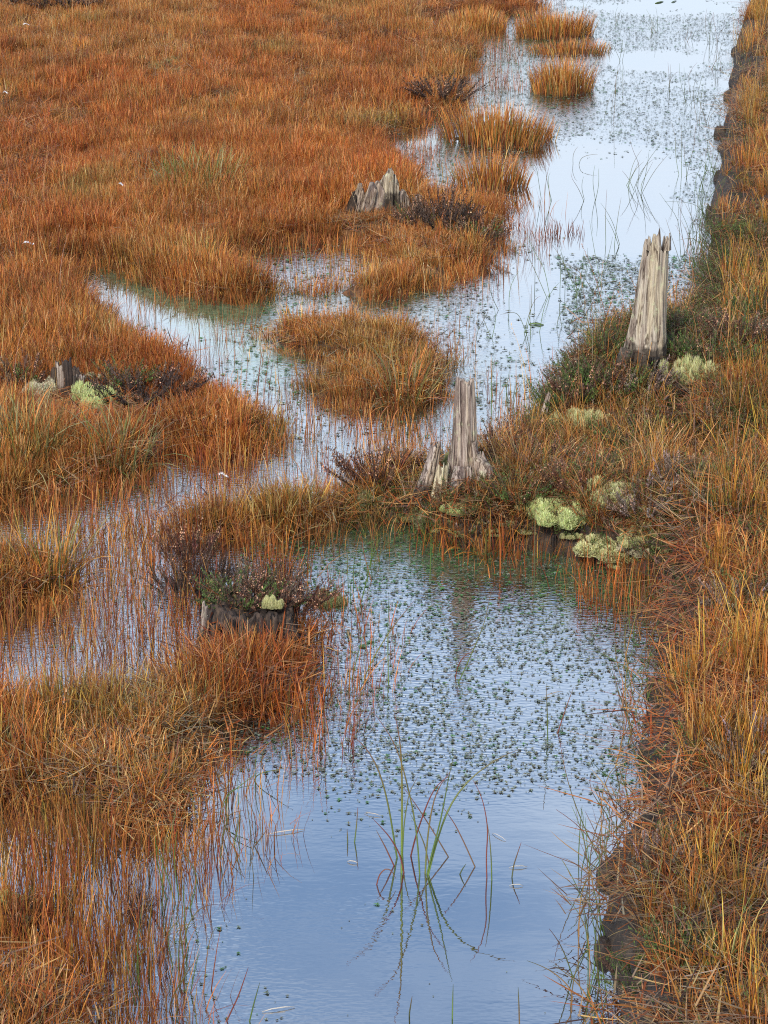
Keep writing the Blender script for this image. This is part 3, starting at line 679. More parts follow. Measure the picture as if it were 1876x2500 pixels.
# ------------------------------------------------------------------ floating moss plants
def rosette(seed, green):
    rng = np.random.RandomState(seed); n = 9
    a = np.arange(n)/n*6.28 + rng.rand(n)*0.5
    base = np.zeros((n, 3)); base[:, 2] = 0.004; base[:, :2] = (rng.rand(n, 2)-0.5)*0.004
    c1 = pick(rng, n, [(0.16,0.20,0.15),(0.19,0.17,0.12),(0.08,0.10,0.055)] if not green else [(0.07,0.17,0.05),(0.10,0.20,0.07),(0.06,0.12,0.05)], [2,1,1], 0.4)
    S1 = ribbon_set(base, a, 0.009+0.006*rng.rand(n), 0.9+0.5*rng.rand(n), 1.0+0.5*rng.rand(n), np.full(n, 0.0045), 3, c1, c1*0.9, rng, twist=a+math.pi/2)
    m = 5; b2 = np.zeros((m, 3)); b2[:, 2] = 0.003
    S2 = ribbon_set(b2, rng.rand(m)*6.28, 0.006+0.004*rng.rand(m), rng.rand(m)*0.6, np.zeros(m), np.full(m, 0.004), 1, c1[:m], c1[:m], rng)
    return join_sets([S1, S2])
G_ROS = [source('moss_rosette_%02d' % i, rosette(700+i, i >= 4), M_weed) for i in range(6)]
x, y = sample_points(270000, keep=lambda px, py: (px > 100) & (px < 2000) & (py > -150) & (py < 2700))
px, py, _ = proj(x, y, 0*x)
zz = hz_(x, y)
wdn = weed_density(px, py, x, y)
k = (zz < -0.01) & (RS.rand(len(x)) < wdn*np.where(py > 1290, 0.75, 1.0))
x, y, px, py = x[k], y[k], px[k], py[k]
# thicken near rows
n0 = len(x)
def more(nadd, poly, dens):
    xs = [P(p[0], p[1])[0] for p in poly]; ys = [P(p[0], p[1])[1] for p in poly]
    X_ = min(xs)+(max(xs)-min(xs))*RS.rand(nadd); Y_ = min(ys)+(max(ys)-min(ys))*RS.rand(nadd)
    a_, b_, _ = proj(X_, Y_, 0*X_); kk = inside(poly, a_, b_) & (hz_(X_, Y_) < -0.01); kk &= RS.rand(nadd) < weed_density(a_, b_, X_, Y_)*dens
    return X_[kk], Y_[kk]
xa, ya = more(34000, [(600,1280),(1000,1260),(1640,1430),(1600,1760),(1560,2060),(450,2080)], 0.60)
xb, yb = more(9000, [(1340,620),(1740,620),(1730,900),(1400,900)], 0.5)
x = np.concatenate([x, xa, xb]); y = np.concatenate([y, ya, yb]); n = len(x)
print('rosettes', n)
px, py, _ = proj(x, y, 0*x)
gn = fbm(x*3, y*3, 95); gp = np.where((py < 1500) & (py > 1290), 0.45, 0.10)+np.where((px < 760) & (py < 1020), 0.5, 0)+np.clip((gn-0.58)*3, 0, 0.7)
idx = np.where(RS.rand(n) < gp, RS.randint(4, 6, n), RS.randint(0, 4, n))
s = sc3(n, 0.0, 1.0, 0.3); s = 0.22+0.62*s**2.4; s[:, 2] *= 0.42; s *= np.where(py < 1100, 1.75, 1.0)[:, None]
tt = np.ones((n, 3))*(0.7+0.8*RS.rand(n, 1))
scatter('floating_moss', np.stack([x, y, np.full(n, 0.001)], 1), uprot(n, 0.08), s, idx, tt, G_ROS, label='dark star shaped moss tips dotted over the channel water', cat='water moss')

# ------------------------------------------------------------------ stumps
def n1d(rng, th, freq, amp, ph=None):
    s = 0
    for f in freq: s = s + np.sin(th*f + rng.rand()*6.28)*amp/len(freq)
    return s
def shell_mesh(name, h, rx0, ry0, rx1, ry1, lean, jag, seed, material, nth=88, nz=34, flare=0.3, flare_pow=4, buried=0.06, tops=None, notch=None, hollow=0.05, ridge=0.06):
    """a broken, fluted, hollow-topped trunk; lean = (dx, dy) shift of the top"""
    rng = np.random.RandomState(seed)
    th = np.linspace(0, 2*math.pi, nth, endpoint=False)
    if tops is None:
        top = 1 - jag*np.abs(n1d(rng, th, [3, 5, 9, 14], 1.6)) - jag*0.5*rng.rand(nth)
    else:
        top = np.interp(np.arange(nth)/nth, tops[0], tops[1]) - jag*0.25*rng.rand(nth)
    rid = n1d(rng, th, [7, 11, 17, 23, 31], 2.2)*ridge
    V = []; 
    for k in range(nz+1):
        t = k/nz
        zt = -buried + (h*top + buried)*t
        tt = np.clip(zt/h, 0, 1)
        fl = flare*(1-tt)**flare_pow*(0.6+0.4*np.cos(3*th+seed))
        tw = rid*(1-0.3*tt) + ridge*0.5*np.sin(th*13+zt*18+seed) + (rng.rand(nth)-0.5)*ridge*0.3
        rx = (rx0+(rx1-rx0)*tt**0.8)*(1+fl+tw); ry = (ry0+(ry1-ry0)*tt**0.8)*(1+fl+tw)
        V.append(np.stack([np.cos(th)*rx+lean[0]*tt, np.sin(th)*ry+lean[1]*tt, zt], 1))
    outer_top = V[-1].copy()
    for k, (s, d) in enumerate([(0.80, 0.004), (0.62, hollow), (0.35, hollow*1.3), (0.03, hollow*1.3)]):
        c = outer_top.copy(); ctr = np.array([lean[0], lean[1], 0])
        c[:, :2] = ctr[:2] + (c[:, :2]-ctr[:2])*s
        low = c[:, 2].min()
        c[:, 2] = (c[:, 2]-d) if k < 1 else np.minimum(c[:, 2]-d, low+(c[:, 2]-low)*0.35)
        V.append(c)
    V = np.concatenate(V); Fc = []
    rows = nz+1+4
    for k in range(rows-1):
        for i in range(nth):
            j = (i+1) % nth; Fc.append((k*nth+i, k*nth+j, (k+1)*nth+j, (k+1)*nth+i))
    return mesh_np(name, V, Fc, None, material)
def plank_mesh(name, w0, w1, t, h, seed, material, jag=0.2, lean=0.0, back=0.0, nu=12, nz=14, buried=0.05, peak=None):
    """one weathered slab of wood, base on the ground, jagged on top"""
    rng = np.random.RandomState(seed); V = []
    u = np.linspace(-1, 1, nu)
    top = 1 - jag*rng.rand(nu)
    if peak is not None: top = top - 0.55*np.abs(u-peak)**1.3*0.6
    rd = (rng.rand(nu)-0.5)*t*0.9
    for side in (-1, 1):
        for k in range(nz+1):
            s = k/nz; z = -buried+(h*top+buried)*s
            w = (w0+(w1-w0)*s)*0.5*(1+0.05*np.sin(s*9+seed))
            x_ = u*w + lean*s*h + (rng.rand(nu)-0.5)*0.002
            edge_ = np.sqrt(np.clip(1-np.abs(u)**3, 0.05, 1))
            y_ = side*t*0.5*edge_*(1-0.55*s) + rd*(1 if side < 0 else 0.4) + back*s*h + 0.012*np.abs(u)**2*(-side*0+1)
            V.append(np.stack([x_, y_, z], 1))
    V = np.concatenate(V); Fc = []; o = (nz+1)*nu
    for k in range(nz):
        for i in range(nu-1):
            a_ = k*nu+i; Fc.append((a_, a_+1, a_+nu+1, a_+nu)); Fc.append((o+a_, o+a_+nu, o+a_+nu+1, o+a_+1))
    for k in range(nz):
        a_ = k*nu; Fc.append((a_, a_+nu, o+a_+nu, o+a_)); b_ = k*nu+nu-1; Fc.append((b_, o+b_, o+b_+nu, b_+nu))
    for i in range(nu-1):
        a_ = nz*nu+i; Fc.append((a_, a_+1, o+a_+1, o+a_))
    return mesh_np(name, V, Fc, None, material)
def tube_mesh(name, pts, radii, material, nth=10, seed=0, rough=0.15, col=None):
    rng = np.random.RandomState(seed); pts = [np.array(p, float) for p in pts]; V = []; n = len(pts)
    for k, p in enumerate(pts):
        d = pts[min(k+1, n-1)]-pts[max(k-1, 0)]; d = d/np.linalg.norm(d)
        ref = np.array([0, 0, 1.0]) if abs(d[2]) < 0.8 else np.array([0, 1.0, 0])
        a_ = np.cross(d, ref); a_ /= np.linalg.norm(a_); b_ = np.cross(d, a_)
        for i in range(nth):
            an = 2*math.pi*i/nth; r = radii[k]*(1+rough*(rng.rand()-0.5)*2)
            V.append(p+(a_*math.cos(an)+b_*math.sin(an))*r)
    Fc = [(k*nth+i, k*nth+(i+1) % nth, (k+1)*nth+(i+1) % nth, (k+1)*nth+i) for k in range(n-1) for i in range(nth)]
    Fc += [tuple(range(nth))[::-1], tuple(range((n-1)*nth, n*nth))]
    return mesh_np(name, np.array(V), Fc, None if col is None else np.ones((len(V), 3))*np.array(col), material)
def empty(name, loc, rz=0.0):
    o = bpy.data.objects.new(name, None); scene.collection.objects.link(o); o.location = loc; o.rotation_euler = (0, 0, rz); o.empty_display_size = 0.1; return o

# tall pale stump on the mound
m1 = mpp(1590, 900, 0.22)
p = PT(1572, 905); t = empty('tree_stump', p); tag(t, 'tall pale grey tree stump with splintered top on the heathery mound', 'tree stump')
H = 328*m1/0.96
tops = ([0, .05, .08, .12, .15, .20, .26, .32, .38, .45, .50, .56, .60, .64, .67, .70, .74, .78, .81, .85, .88, .92, .96, 1],
        [.90, .93, .86, .97, .84, .86, .9, .84, .88, .86, .93, .95, .84, .83, .99, 1.0, .97, .90, .88, .86, .90, .98, .86, .90])
link('trunk', shell_mesh('trunk', H, 0.088, 0.075, 0.047, 0.044, (0.036, 0.0), 0.05, 3, M_wood, nth=120, nz=44, flare=0.28, flare_pow=3, tops=tops, hollow=0.10, ridge=0.045), t)
for (dx, w, hh, sd, ln) in [(0.000, .030, 0.072, 5, -.02), (0.034, .036, 0.098, 6, .02), (0.078, .026, 0.090, 7, .03)]:
    link('splinter', plank_mesh('splinter', w, w*0.55, 0.014, hh, sd, M_woodt, 0.25, ln, buried=0.0, nu=6, nz=6, peak=0.2), t, (dx, -0.045+abs(dx-.05)*0.3, H*0.87))
link('root', tube_mesh('root', [(-0.07,-0.04,0.10),(-0.10,-0.06,0.03),(-0.13,-0.09,-0.04)], [0.030,0.028,0.02], M_wood, 12, 4), t)
link('root', tube_mesh('root', [(0.03,-0.07,0.07),(0.04,-0.11,0.01),(0.05,-0.16,-0.05)], [0.030,0.026,0.02], M_wood, 12, 5), t)

# middle stump: narrow post over a wide broken foot
p = PT(1135, 1192); m2 = mpp(1135, 1192, 0.1); t = empty('tree_stump', p)
tag(t, 'narrow weathered post of a stump with wide split roots at the centre of the bog', 'tree stump')
H = 268*m2/0.95
link('trunk', shell_mesh('trunk', H, 0.056, 0.05, 0.031, 0.030, (-0.004, 0.0), 0.03, 12, M_wood2, nth=80, nz=40, flare=0.75, flare_pow=6, tops=([0,.1,.2,.3,.5,.62,.7,.8,.84,.88,.95,1],[.98,.97,.93,.96,1.0,.99,.96,.95,.93,.98,.99,.98]), hollow=0.05, ridge=0.10), t)
def px_off(dpx, m): return dpx*m
for (dx, dy, w0, w1, th_, hh, sd, mt, jg, ln, rz) in [(-97,-0.03,0.100,0.030,0.040,0.185,31,M_wood2,0.10,0.26,14),(-62,-0.05,0.085,0.040,0.030,0.120,32,M_woodc,0.25,0.12,6),(-34,-0.055,0.070,0.030,0.03,0.085,37,M_woodd,0.2,0.10,0),
      (-36,0.045,0.070,0.022,0.030,0.245,33,M_wood2,0.20,0.12,0),(34,-0.04,0.100,0.022,0.035,0.200,34,M_wood2,0.15,-0.14,-15),(66,-0.03,0.095,0.020,0.035,0.150,35,M_wood2,0.20,-0.34,-20),(4,-0.055,0.090,0.035,0.03,0.11,36,M_wood2,0.2,0.0,0)]:
    link('buttress', plank_mesh('buttress', w0, w1, th_, hh, sd, mt, jg, ln, nu=12, nz=14), t, (px_off(dx, m2), dy, 0.0), (0, 0, R(rz)))
link('root', tube_mesh('root', [(0.03,-0.02,0.13),(0.075,-0.04,0.08),(0.12,-0.06,0.02),(0.16,-0.07,-0.05)], [0.022,0.032,0.030,0.020], M_wood2, 12, 6), t)
link('root', tube_mesh('root', [(-0.02,-0.05,0.10),(-0.03,-0.08,0.03),(-0.05,-0.11,-0.04)], [0.022,0.026,0.02], M_wood2, 12, 7), t)

# broad fan of grey slabs, far left of channel
m3 = mpp(925, 520, 0.05); p = PT(930, 522); t = empty('tree_stump', p)
t.scale = (1.22, 1.1, 1.04); tag(t, 'broad low grey stump of jagged upright slabs beside dark heather', 'tree stump')
# (centre px, base y px, base width px, top width px, height px, lean px)
for i, (cx_, by, bw, tw, hh, ln, mt) in enumerate([(855,544,26,8,62,22,M_woodd),(868,540,30,12,80,22,M_wood2),(884,538,34,16,84,26,M_wood2),(905,528,40,26,80,22,M_wood2),(925,522,38,30,98,16,M_wood),
      (946,522,34,26,106,4,M_wood),(962,520,34,20,84,-4,M_wood),(978,520,26,14,58,-4,M_wood2),(1008,496,28,20,36,2,M_wood2),(940,500,70,40,72,2,M_woodd)]):
    q_ = P(cx_, by, p.z) - np.array(p)
    link('slab', plank_mesh('slab', bw*m3*1.2, tw*m3*1.25, 0.05, hh*m3*1.06, 50+i, mt, 0.07, ln/hh, nu=14, nz=14, peak=random.uniform(-.4, .5)), t, (q_[0], q_[1]*0.35 + (0.05 if i == 9 else 0), 0), (0, 0, R((cx_-930)*0.35)))

# small stump in the left meadow
m4 = mpp(165, 965, 0.05); p = PT(168, 968); t = empty('tree_stump', p)
tag(t, 'small rotten stump with one white slab between lichen cushions in left meadow', 'tree stump')
for i, (dx, bw, tw, hh, ln, mt) in enumerate([(-40,26,16,64,6,M_woodd),(-22,26,20,74,2,M_wood2),(0,30,24,80,-2,M_woodd),(18,24,16,50,4,M_wood),(34,22,20,52,0,M_wood2),(5,60,40,60,0,M_woodd)]):
    link('slab', plank_mesh('slab', bw*m4, tw*m4, 0.03, hh*m4*1.25, 70+i, mt, 0.2, ln/hh, nu=9, nz=9), t, (dx*m4, -0.03 if i in (3, 4) else (0.03 if i == 5 else 0), 0), (0, 0, R(dx*0.5)))
# dark stump crowned with heather
m5 = mpp(610, 1540, 0.03); p = PT(612, 1545); t = empty('tree_stump', p)
tag(t, 'wide dark rotten stump crowned with heather at the edge of the nearest pool', 'tree stump')
link('trunk', shell_mesh('trunk', 0.100, 0.145, 0.11, 0.125, 0.10, (0.01, 0.03), 0.22, 21, M_woodd, nth=90, nz=18, flare=0.15, hollow=0.02, ridge=0.12), t)
link('slab', plank_mesh('slab', 0.035, 0.02, 0.02, 0.14, 91, M_wood2, 0.2, 0.12, nu=7), t, (-0.160, -0.06, 0), (0, 0, R(-30)))
for i, (dx, hh) in enumerate(((-0.10, 0.07), (-0.05, 0.105), (0.01, 0.06), (0.07, 0.115), (0.12, 0.05))):
    link('slab', plank_mesh('slab', 0.05, 0.03, 0.03, hh, 92+i, M_woodd, 0.2, random.uniform(-.1, .1), nu=8), t, (dx, -0.115+dx*dx*2, 0))
# root stub and stake
m6 = mpp(1325, 1040, 0.05)
tag(link('root_stub', plank_mesh('root_stub', 0.07, 0.02, 0.04, 0.15, 98, M_wood2, 0.2, 0.25, nu=9), None, PT(1318, 1045), (0, 0, R(20))), 'grey root stub at water edge below the green heather slope', 'root stub')
tag(link('wooden_stake', plank_mesh('wooden_stake', 0.035, 0.018, 0.03, 0.075, 99, M_woodd, 0.1, 0.0, nu=7, buried=0.08), None, Vector(P(1352, 1352, 0.0))), 'short dark wooden stake in the water left of the flat lichen cushion', 'stake')

# ------------------------------------------------------------------ heather bushes
def heather_parts(seed, rad, h, pal, w, flowers, nsprig=46):
    rng = np.random.RandomState(seed); leaves = []; stems = []; fl = []
    for i in range(nsprig):
        a = rng.rand()*6.28; r = math.sqrt(rng.rand()); ln = 0.1+0.85*r
        hh = h*(0.65+0.5*rng.rand())*(1-0.35*r*r); b = np.array([math.cos(a)*r*rad*0.35, math.sin(a)*r*rad*0.35, -0.015])
        d = np.array([math.cos(a)*math.sin(ln), math.sin(a)*math.sin(ln), math.cos(ln)])
        L_ = hh/max(0.45, math.cos(ln))
        c = pick(rng, 1, pal, w)[0]
        for s in range(3):                     # forks
            d2 = d + (rng.rand(3)-0.5)*0.5; d2 /= np.linalg.norm(d2); st = b+d*L_*(0.35+0.1*s); l2 = L_*(0.4+0.25*rng.rand())
            k = 24; t_ = np.linspace(0.1, 1, k)[:, None]; base = st+d2*l2*t_+(rng.rand(k, 3)-0.5)*0.006
            cc = np.clip(c*(0.55+0.9*rng.rand(k, 1)), 0, 1)
            leaves.append(ribbon_set(base, rng.rand(k)*6.28, 0.006+0.006*rng.rand(k), 0.2+rng.rand(k)*1.0, np.zeros(k), np.full(k, 0.0042), 1, cc*0.8, cc, rng))
            az = math.atan2(d2[1], d2[0]); pol = math.acos(max(-1, min(1, d2[2])))
            cs = np.array([[0.09,0.06,0.05]])
            stems.append(ribbon_set(st[None], np.array([az]), np.array([l2]), np.array([pol]), np.zeros(1), np.array([0.003]), 2, cs, cs, rng))
            if rng.rand() < flowers:
                q_ = 7; fb = st+d2*l2*(0.6+0.45*rng.rand(q_, 1))+(rng.rand(q_, 3)-0.5)*0.012
                fc = pick(rng, q_, [HPINK, (0.42,0.22,0.15)], [2, 1])
                fl.append(ribbon_set(fb, rng.rand(q_)*6.28, np.full(q_, 0.0055), rng.rand(q_)*1.4, np.zeros(q_), np.full(q_, 0.006), 1, fc, fc, rng))
        az = a; cs = np.array([[0.08,0.055,0.045]])
        stems.append(ribbon_set(b[None], np.array([a]), np.array([L_*0.7]), np.array([ln]), np.zeros(1), np.array([0.004]), 2, cs, cs, rng))
    mk = lambda nm, S: mesh_np(nm, *join_sets(S), M_heath)
    return mk('stems', stems), mk('foliage', leaves), (mk('flowers', fl) if fl else None)
HV = {'green': heather_parts(1, 0.16, 0.15, [HGREEN,(0.08,0.11,0.03),HBROWN], (4,3,1), 0.12),
      'brown': heather_parts(2, 0.16, 0.15, [HBROWN,HRED,HGREY,HGREEN], (4,2,1,2), 0.26),
      'red':   heather_parts(3, 0.16, 0.15, [HRED,(0.09,0.03,0.025),HBROWN], (4,2,1), 0.45),
      'dark':  heather_parts(4, 0.16, 0.15, [(0.05,0.03,0.02),HBROWN,(0.10,0.07,0.055)], (3,2,1), 0.10),
      'grey':  heather_parts(5, 0.16, 0.15, [HGREY,HBROWN,(0.28,0.2,0.18)], (3,2,2), 0.12)}
HE = [ # px, py (base), kind, width px, height px, z offset, label
 (1080,572,'dark',150,95,0,'dark brown heather bush right of the broad slab stump'),
 (1020,560,'brown',90,70,0,'brown heather tuft in front of the broad slab stump'),
 (1170,590,'brown',110,60,0,'low brown heather at the tip of the stump peninsula'),
 (1085,250,'dark',150,60,0,'dark heather patch on the meadow shore near the far tussocks'),
 (960,100,'dark',80,30,0,'small far dark heather on the meadow near the top'),
 (350,990,'dark',210,90,0,'wide dark heather bush right of the bright lichen cushion'),
 (300,950,'green',130,60,0,'green topped heather behind the bright lichen cushion'),
 (60,945,'brown',120,70,0,'brown heather left of the small rotten stump'),
 (470,1480,'red',115,125,0,'tall reddish black heather standing in the pool left of the dark stump'),
 (450,1540,'dark',140,90,0,'sprawling dark heather at the waterline left of the dark stump'),
 (575,1490,'green',150,80,0.10,'green heather sprigs on the left half of the dark stump'),
 (650,1494,'brown',160,80,0.10,'brown heather with pink bells on top of the dark stump'),
 (712,1490,'red',150,84,0.08,'reddish heather overhanging the right end of the dark stump'),
 (530,1520,'dark',90,80,0,'dark heather clinging to the left face of the dark stump'),
 (690,1515,'dark',90,60,0,'dark heather on the right shoulder of the dark stump'),
 (600,1468,'brown',120,85,0.07,'brown heather rising behind the crown of the dark stump'),
 (915,1190,'red',160,100,0,'dark red heather left of the narrow stump post'),
 (980,1160,'red',80,60,0,'small red heather touching the left buttress of the narrow stump'),
 (1240,1120,'red',170,80,0,'rusty heather between the narrow stump and the slope'),
 (1330,1150,'brown',150,80,0,'brown heather at the foot of the green slope'),
 (1375,1010,'green',120,90,0,'green heather at the left crest of the mound'),
 (1440,985,'brown',150,100,0,'brown heather in the middle of the mound slope'),
 (1430,930,'green',100,60,0,'green heather sprigs on the mound skyline over the water'),
 (1490,880,'green',90,90,0,'dark green heather just left of the tall stump'),
 (1500,960,'green',140,80,0,'green heather below left of the tall stump'),
 (1560,960,'grey',130,70,0,'grey twiggy heather in front of the tall stump'),
 (1610,985,'dark',130,70,0,'dark heather under the foot of the tall stump'),
 (1655,880,'green',80,70,0,'green heather behind the right side of the tall stump'),
 (1740,900,'green',150,80,0,'bright green heather right of the large lichen cushion'),
 (1790,850,'brown',150,90,0,'heather with pinkish seed heads right of the tall stump'),
 (1850,800,'green',130,90,0,'green heather on the bank at right frame edge level with tall stump'),
 (1845,920,'green',120,70,0,'low green heather beside the far right lichen patch'),
 (1640,1080,'brown',150,80,0,'brown heather in the grass below the lichen cushions'),
 (1540,1100,'green',150,80,0,'green heather in the middle of the mound'),
 (1480,1180,'green',120,70,0,'green heather above the middle lichen cushion'),
 (1260,1230,'green',130,70,0,'green heather left of the large low lichen cushion'),
 (1400,1200,'red',130,70,0,'rusty heather just above the large low lichen cushion'),
 (1570,1260,'grey',140,80,0,'grey twiggy heather at the foot of the bank'),
 (1650,1200,'grey',120,80,0,'grey brown heather where mound meets bank'),
 (1800,1500,'grey',140,80,0,'grey dry heather on the bank near the middle right edge'),
 (1850,1470,'green',100,60,0,'green heather tuft on the bank at the middle right edge'),
 (1650,1640,'dark',120,60,0,'dark heather on the bank above the peat overhang'),
 (1840,1880,'grey',160,110,0,'pale grey twiggy heather in the long bank grass'),
 (1600,2140,'grey',120,90,0,'grey dead heather on the bank behind the round peat clod'),
 (1680,2350,'green',170,100,0,'green heather low on the bank near the bottom right'),
 (1560,2420,'green',160,90,0,'mossy green heather at the bottom of the bank'),
 (60,2262,'red',120,75,0,'pinkish brown heather beside pale lichen at lower left edge'),
 (125,2225,'green',90,55,0,'green heather sprigs right of the pale lichen at lower left edge'),
 (345,2335,'red',70,60,0,'small dark red sweet gale twig at the pool edge lower left'),
 (440,405,'dark',170,40,0,'dark low heather patch in the left meadow above the olive tuft'),
 (20,20,'dark',160,40,0,'dark heather patch at the far top left of the meadow'),
 (160,25,'dark',150,40,0,'dark heather patch near the top of the meadow left of the red grass'),
]
cnt = 0
for (hx, hy, kd, wpx_, hpx, zo, lab) in HE:
    st, fo, fl = HV[kd]; p = PT(hx, hy) if zo < 0.06 else Vector(P(hx, hy, 0.085)); p.z = max(p.z, -0.01); mm = proj(p.x, p.y, p.z)[2]/F
    e = empty('heather_bush', p, random.uniform(0, 6.28)); e.scale = (wpx_*mm/0.24, wpx_*mm/0.24, hpx*mm/0.16*1.25)
    tag(link('stems', st, e), kind='stuff'); tag(link('foliage', fo, e), kind='stuff')
    if fl: tag(link('flowers', fl, e), kind='stuff')
    tag(e, lab, 'heather')

# ------------------------------------------------------------------ lichen cushions
def lichen_mesh(seed, cols, n=420):
    """several joined domes of unequal size, grown over with tiny branching tips"""
    rng = np.random.RandomState(seed); sets = []
    lobes = [(0, 0, 0.40, 0.55)] + [(math.cos(a)*r, math.sin(a)*r, q, h) for a, r, q, h in zip(np.arange(15)*0.84+rng.rand(15)*0.5, 0.25+0.85*rng.rand(15), 0.12+0.20*rng.rand(15), 0.2+0.45*rng.rand(15))]
    for lx, ly, lr, lh in lobes:
        nth, nr = 16, 6; V = []
        for k in range(nr+1):
            ph = (k/nr)*math.pi/2
            for i in range(nth):
                a = 2*math.pi*i/nth; r = math.sin(ph)*lr*(0.9+0.1*math.sin(3*a+seed)); V.append((lx+math.cos(a)*r, ly+math.sin(a)*r, math.cos(ph)*lh-0.12))
        Fc = [(k*nth+i, k*nth+(i+1) % nth, (k+1)*nth+(i+1) % nth, (k+1)*nth+i) for k in range(nr) for i in range(nth)]
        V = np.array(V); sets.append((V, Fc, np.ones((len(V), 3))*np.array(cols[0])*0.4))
        m = int(n*lr/0.4)
        ph = np.arccos(1-rng.rand(m)*0.98); a = rng.rand(m)*6.28
        base = np.stack([lx+np.cos(a)*np.sin(ph)*lr, ly+np.sin(a)*np.sin(ph)*lr, np.cos(ph)*lh-0.10], 1)
        hb = 0.6+0.9*fbm(base[:, 0]*5+seed, base[:, 1]*5+base[:, 2]*3, seed)
        for rep in range(5):
            c1 = pick(rng, m, cols, [1]*len(cols), 0.2)
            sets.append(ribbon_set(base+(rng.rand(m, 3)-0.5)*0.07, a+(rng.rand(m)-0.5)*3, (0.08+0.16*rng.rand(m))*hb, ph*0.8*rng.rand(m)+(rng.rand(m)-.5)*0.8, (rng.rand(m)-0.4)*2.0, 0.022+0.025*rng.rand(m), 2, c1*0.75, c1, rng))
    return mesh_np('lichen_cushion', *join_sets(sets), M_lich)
PALE = [(0.62,0.60,0.27),(0.52,0.50,0.23),(0.68,0.66,0.35)]; MINT = [(0.62,0.66,0.27),(0.68,0.71,0.34),(0.50,0.56,0.22)]; CREAM = [(0.76,0.68,0.46),(0.64,0.57,0.38)]; OLI = [(0.30,0.30,0.12),(0.22,0.24,0.08),(0.40,0.38,0.20)]
LV = {'pale': lichen_mesh(1, PALE), 'pale2': lichen_mesh(2, PALE), 'mint': lichen_mesh(3, MINT), 'cream': lichen_mesh(4, CREAM), 'olive': lichen_mesh(5, OLI)}
LI = [(1682,930,'pale',115,120,0,'large pale lichen cushion right of the tall stump'),
 (1650,968,'pale2',80,45,0,'pale lichen lobe hanging below the large cushion beside tall stump'),
 (1720,880,'mint',60,40,0,'small greenish lichen cushion up and right of the tall stump'),
 (1425,1050,'pale2',120,90,0,'sloping pale lichen cushion low on the heathery mound'),
 (1395,1075,'pale',60,35,0,'small pale lichen at the lower left of the mound slope'),
 (1500,1030,'cream',70,30,0,'flat creamy lichen among grass below the tall stump'),
 (1350,1262,'mint',140,85,0,'bright ragged lichen cushion midway between narrow stump and bank'),
 (1510,1222,'pale',130,85,0,'grey green lichen cushion above the flat shore lichen'),
 (1480,1342,'pale2',170,50,0,'wide flat pale lichen cushion just above the pool edge'),
 (1560,1350,'cream',80,34,0,'cream lichen at the right end of the shore cushion'),
 (1122,1252,'mint',80,40,0,'small lichen in the grass in front of narrow stump'),
 (1040,1270,'olive',90,48,0,'olive lichen and moss cushion in front of the left buttress'),
 (890,1225,'olive',110,60,0,'olive moss cushion under the red heather'),
 (1395,965,'pale',50,26,0,'tiny lichen tuft on the mound crest'),
 (1530,890,'pale2',40,40,0,'lichen tuft hugging the left foot of the tall stump'),
 (1450,945,'mint',60,36,0,'pale green lichen patch between heathers on the mound'),
 (1860,940,'mint',60,36,0,'mint lichen patch on the bank at right frame edge'),
 (245,990,'mint',125,95,0,'bright yellow green lichen cushion right of the small rotten stump'),
 (290,1000,'mint',90,36,0,'lower lobe of yellow green lichen right of the bright cushion'),
 (90,972,'cream',100,75,0,'cream lichen cushion left of the small rotten stump'),
 (225,942,'cream',70,60,0.05,'cream lichen tuft right behind the small rotten stump'),
 (290,905,'cream',90,18,0.06,'thin pale lichen crest above the dark heather in left meadow'),
 (662,1482,'pale2',50,44,0.145,'small round lichen tuft on the front of the dark stump'),
 (670,1545,'pale',44,26,0.02,'faint lichen tuft in grass under the dark stump'),
 (800,1555,'olive',90,40,0,'olive moss cushion at the pool edge right of the dark stump'),
 (10,2205,'mint',80,46,0,'pale mint lichen at the lower left frame edge'),
 (1120,560,'cream',70,24,0,'buff lichen patch on the stump peninsula'),
 (590,100,'pale',36,20,0,'tiny far lichen tuft in the upper meadow'),
 (958,518,'mint',22,18,0.02,'tiny lichen knob at the foot of the broad slab stump'),
 (1103,1135,'olive',50,44,0.20,'green moss tuft lodged in the split of the narrow stump'),
 (1810,620,'cream',60,24,0,'buff lichen patch on the far bank above the tall stump'),
 (1615,1845,'olive',40,18,0,'yellow moss patch on the dark peat of the bank'),
 (380,160,'olive',110,22,0,'flat olive moss patch in the upper meadow'),
]
LSAT = []
for (lx, ly, kd, wpx_, hpx, zo, lab) in LI:
    p = PT(lx, ly) if zo < 0.07 else Vector(P(lx, ly, zo)); p.z = max(p.z, -0.01)+0.005; mm = proj(p.x, p.y, p.z)[2]/F
    w = wpx_*mm/2*1.2; LSAT.append((p.x, p.y, w, kd))
    o = link('lichen_cushion', LV[kd], None, p, (random.uniform(-.1, .1), random.uniform(-.1, .1), random.uniform(0, 6.28)), (w, w*0.8, max(hpx*mm*0.8, 0.02)))
    tag(o, lab, 'moss cushion' if kd == 'olive' else 'lichen cushion')

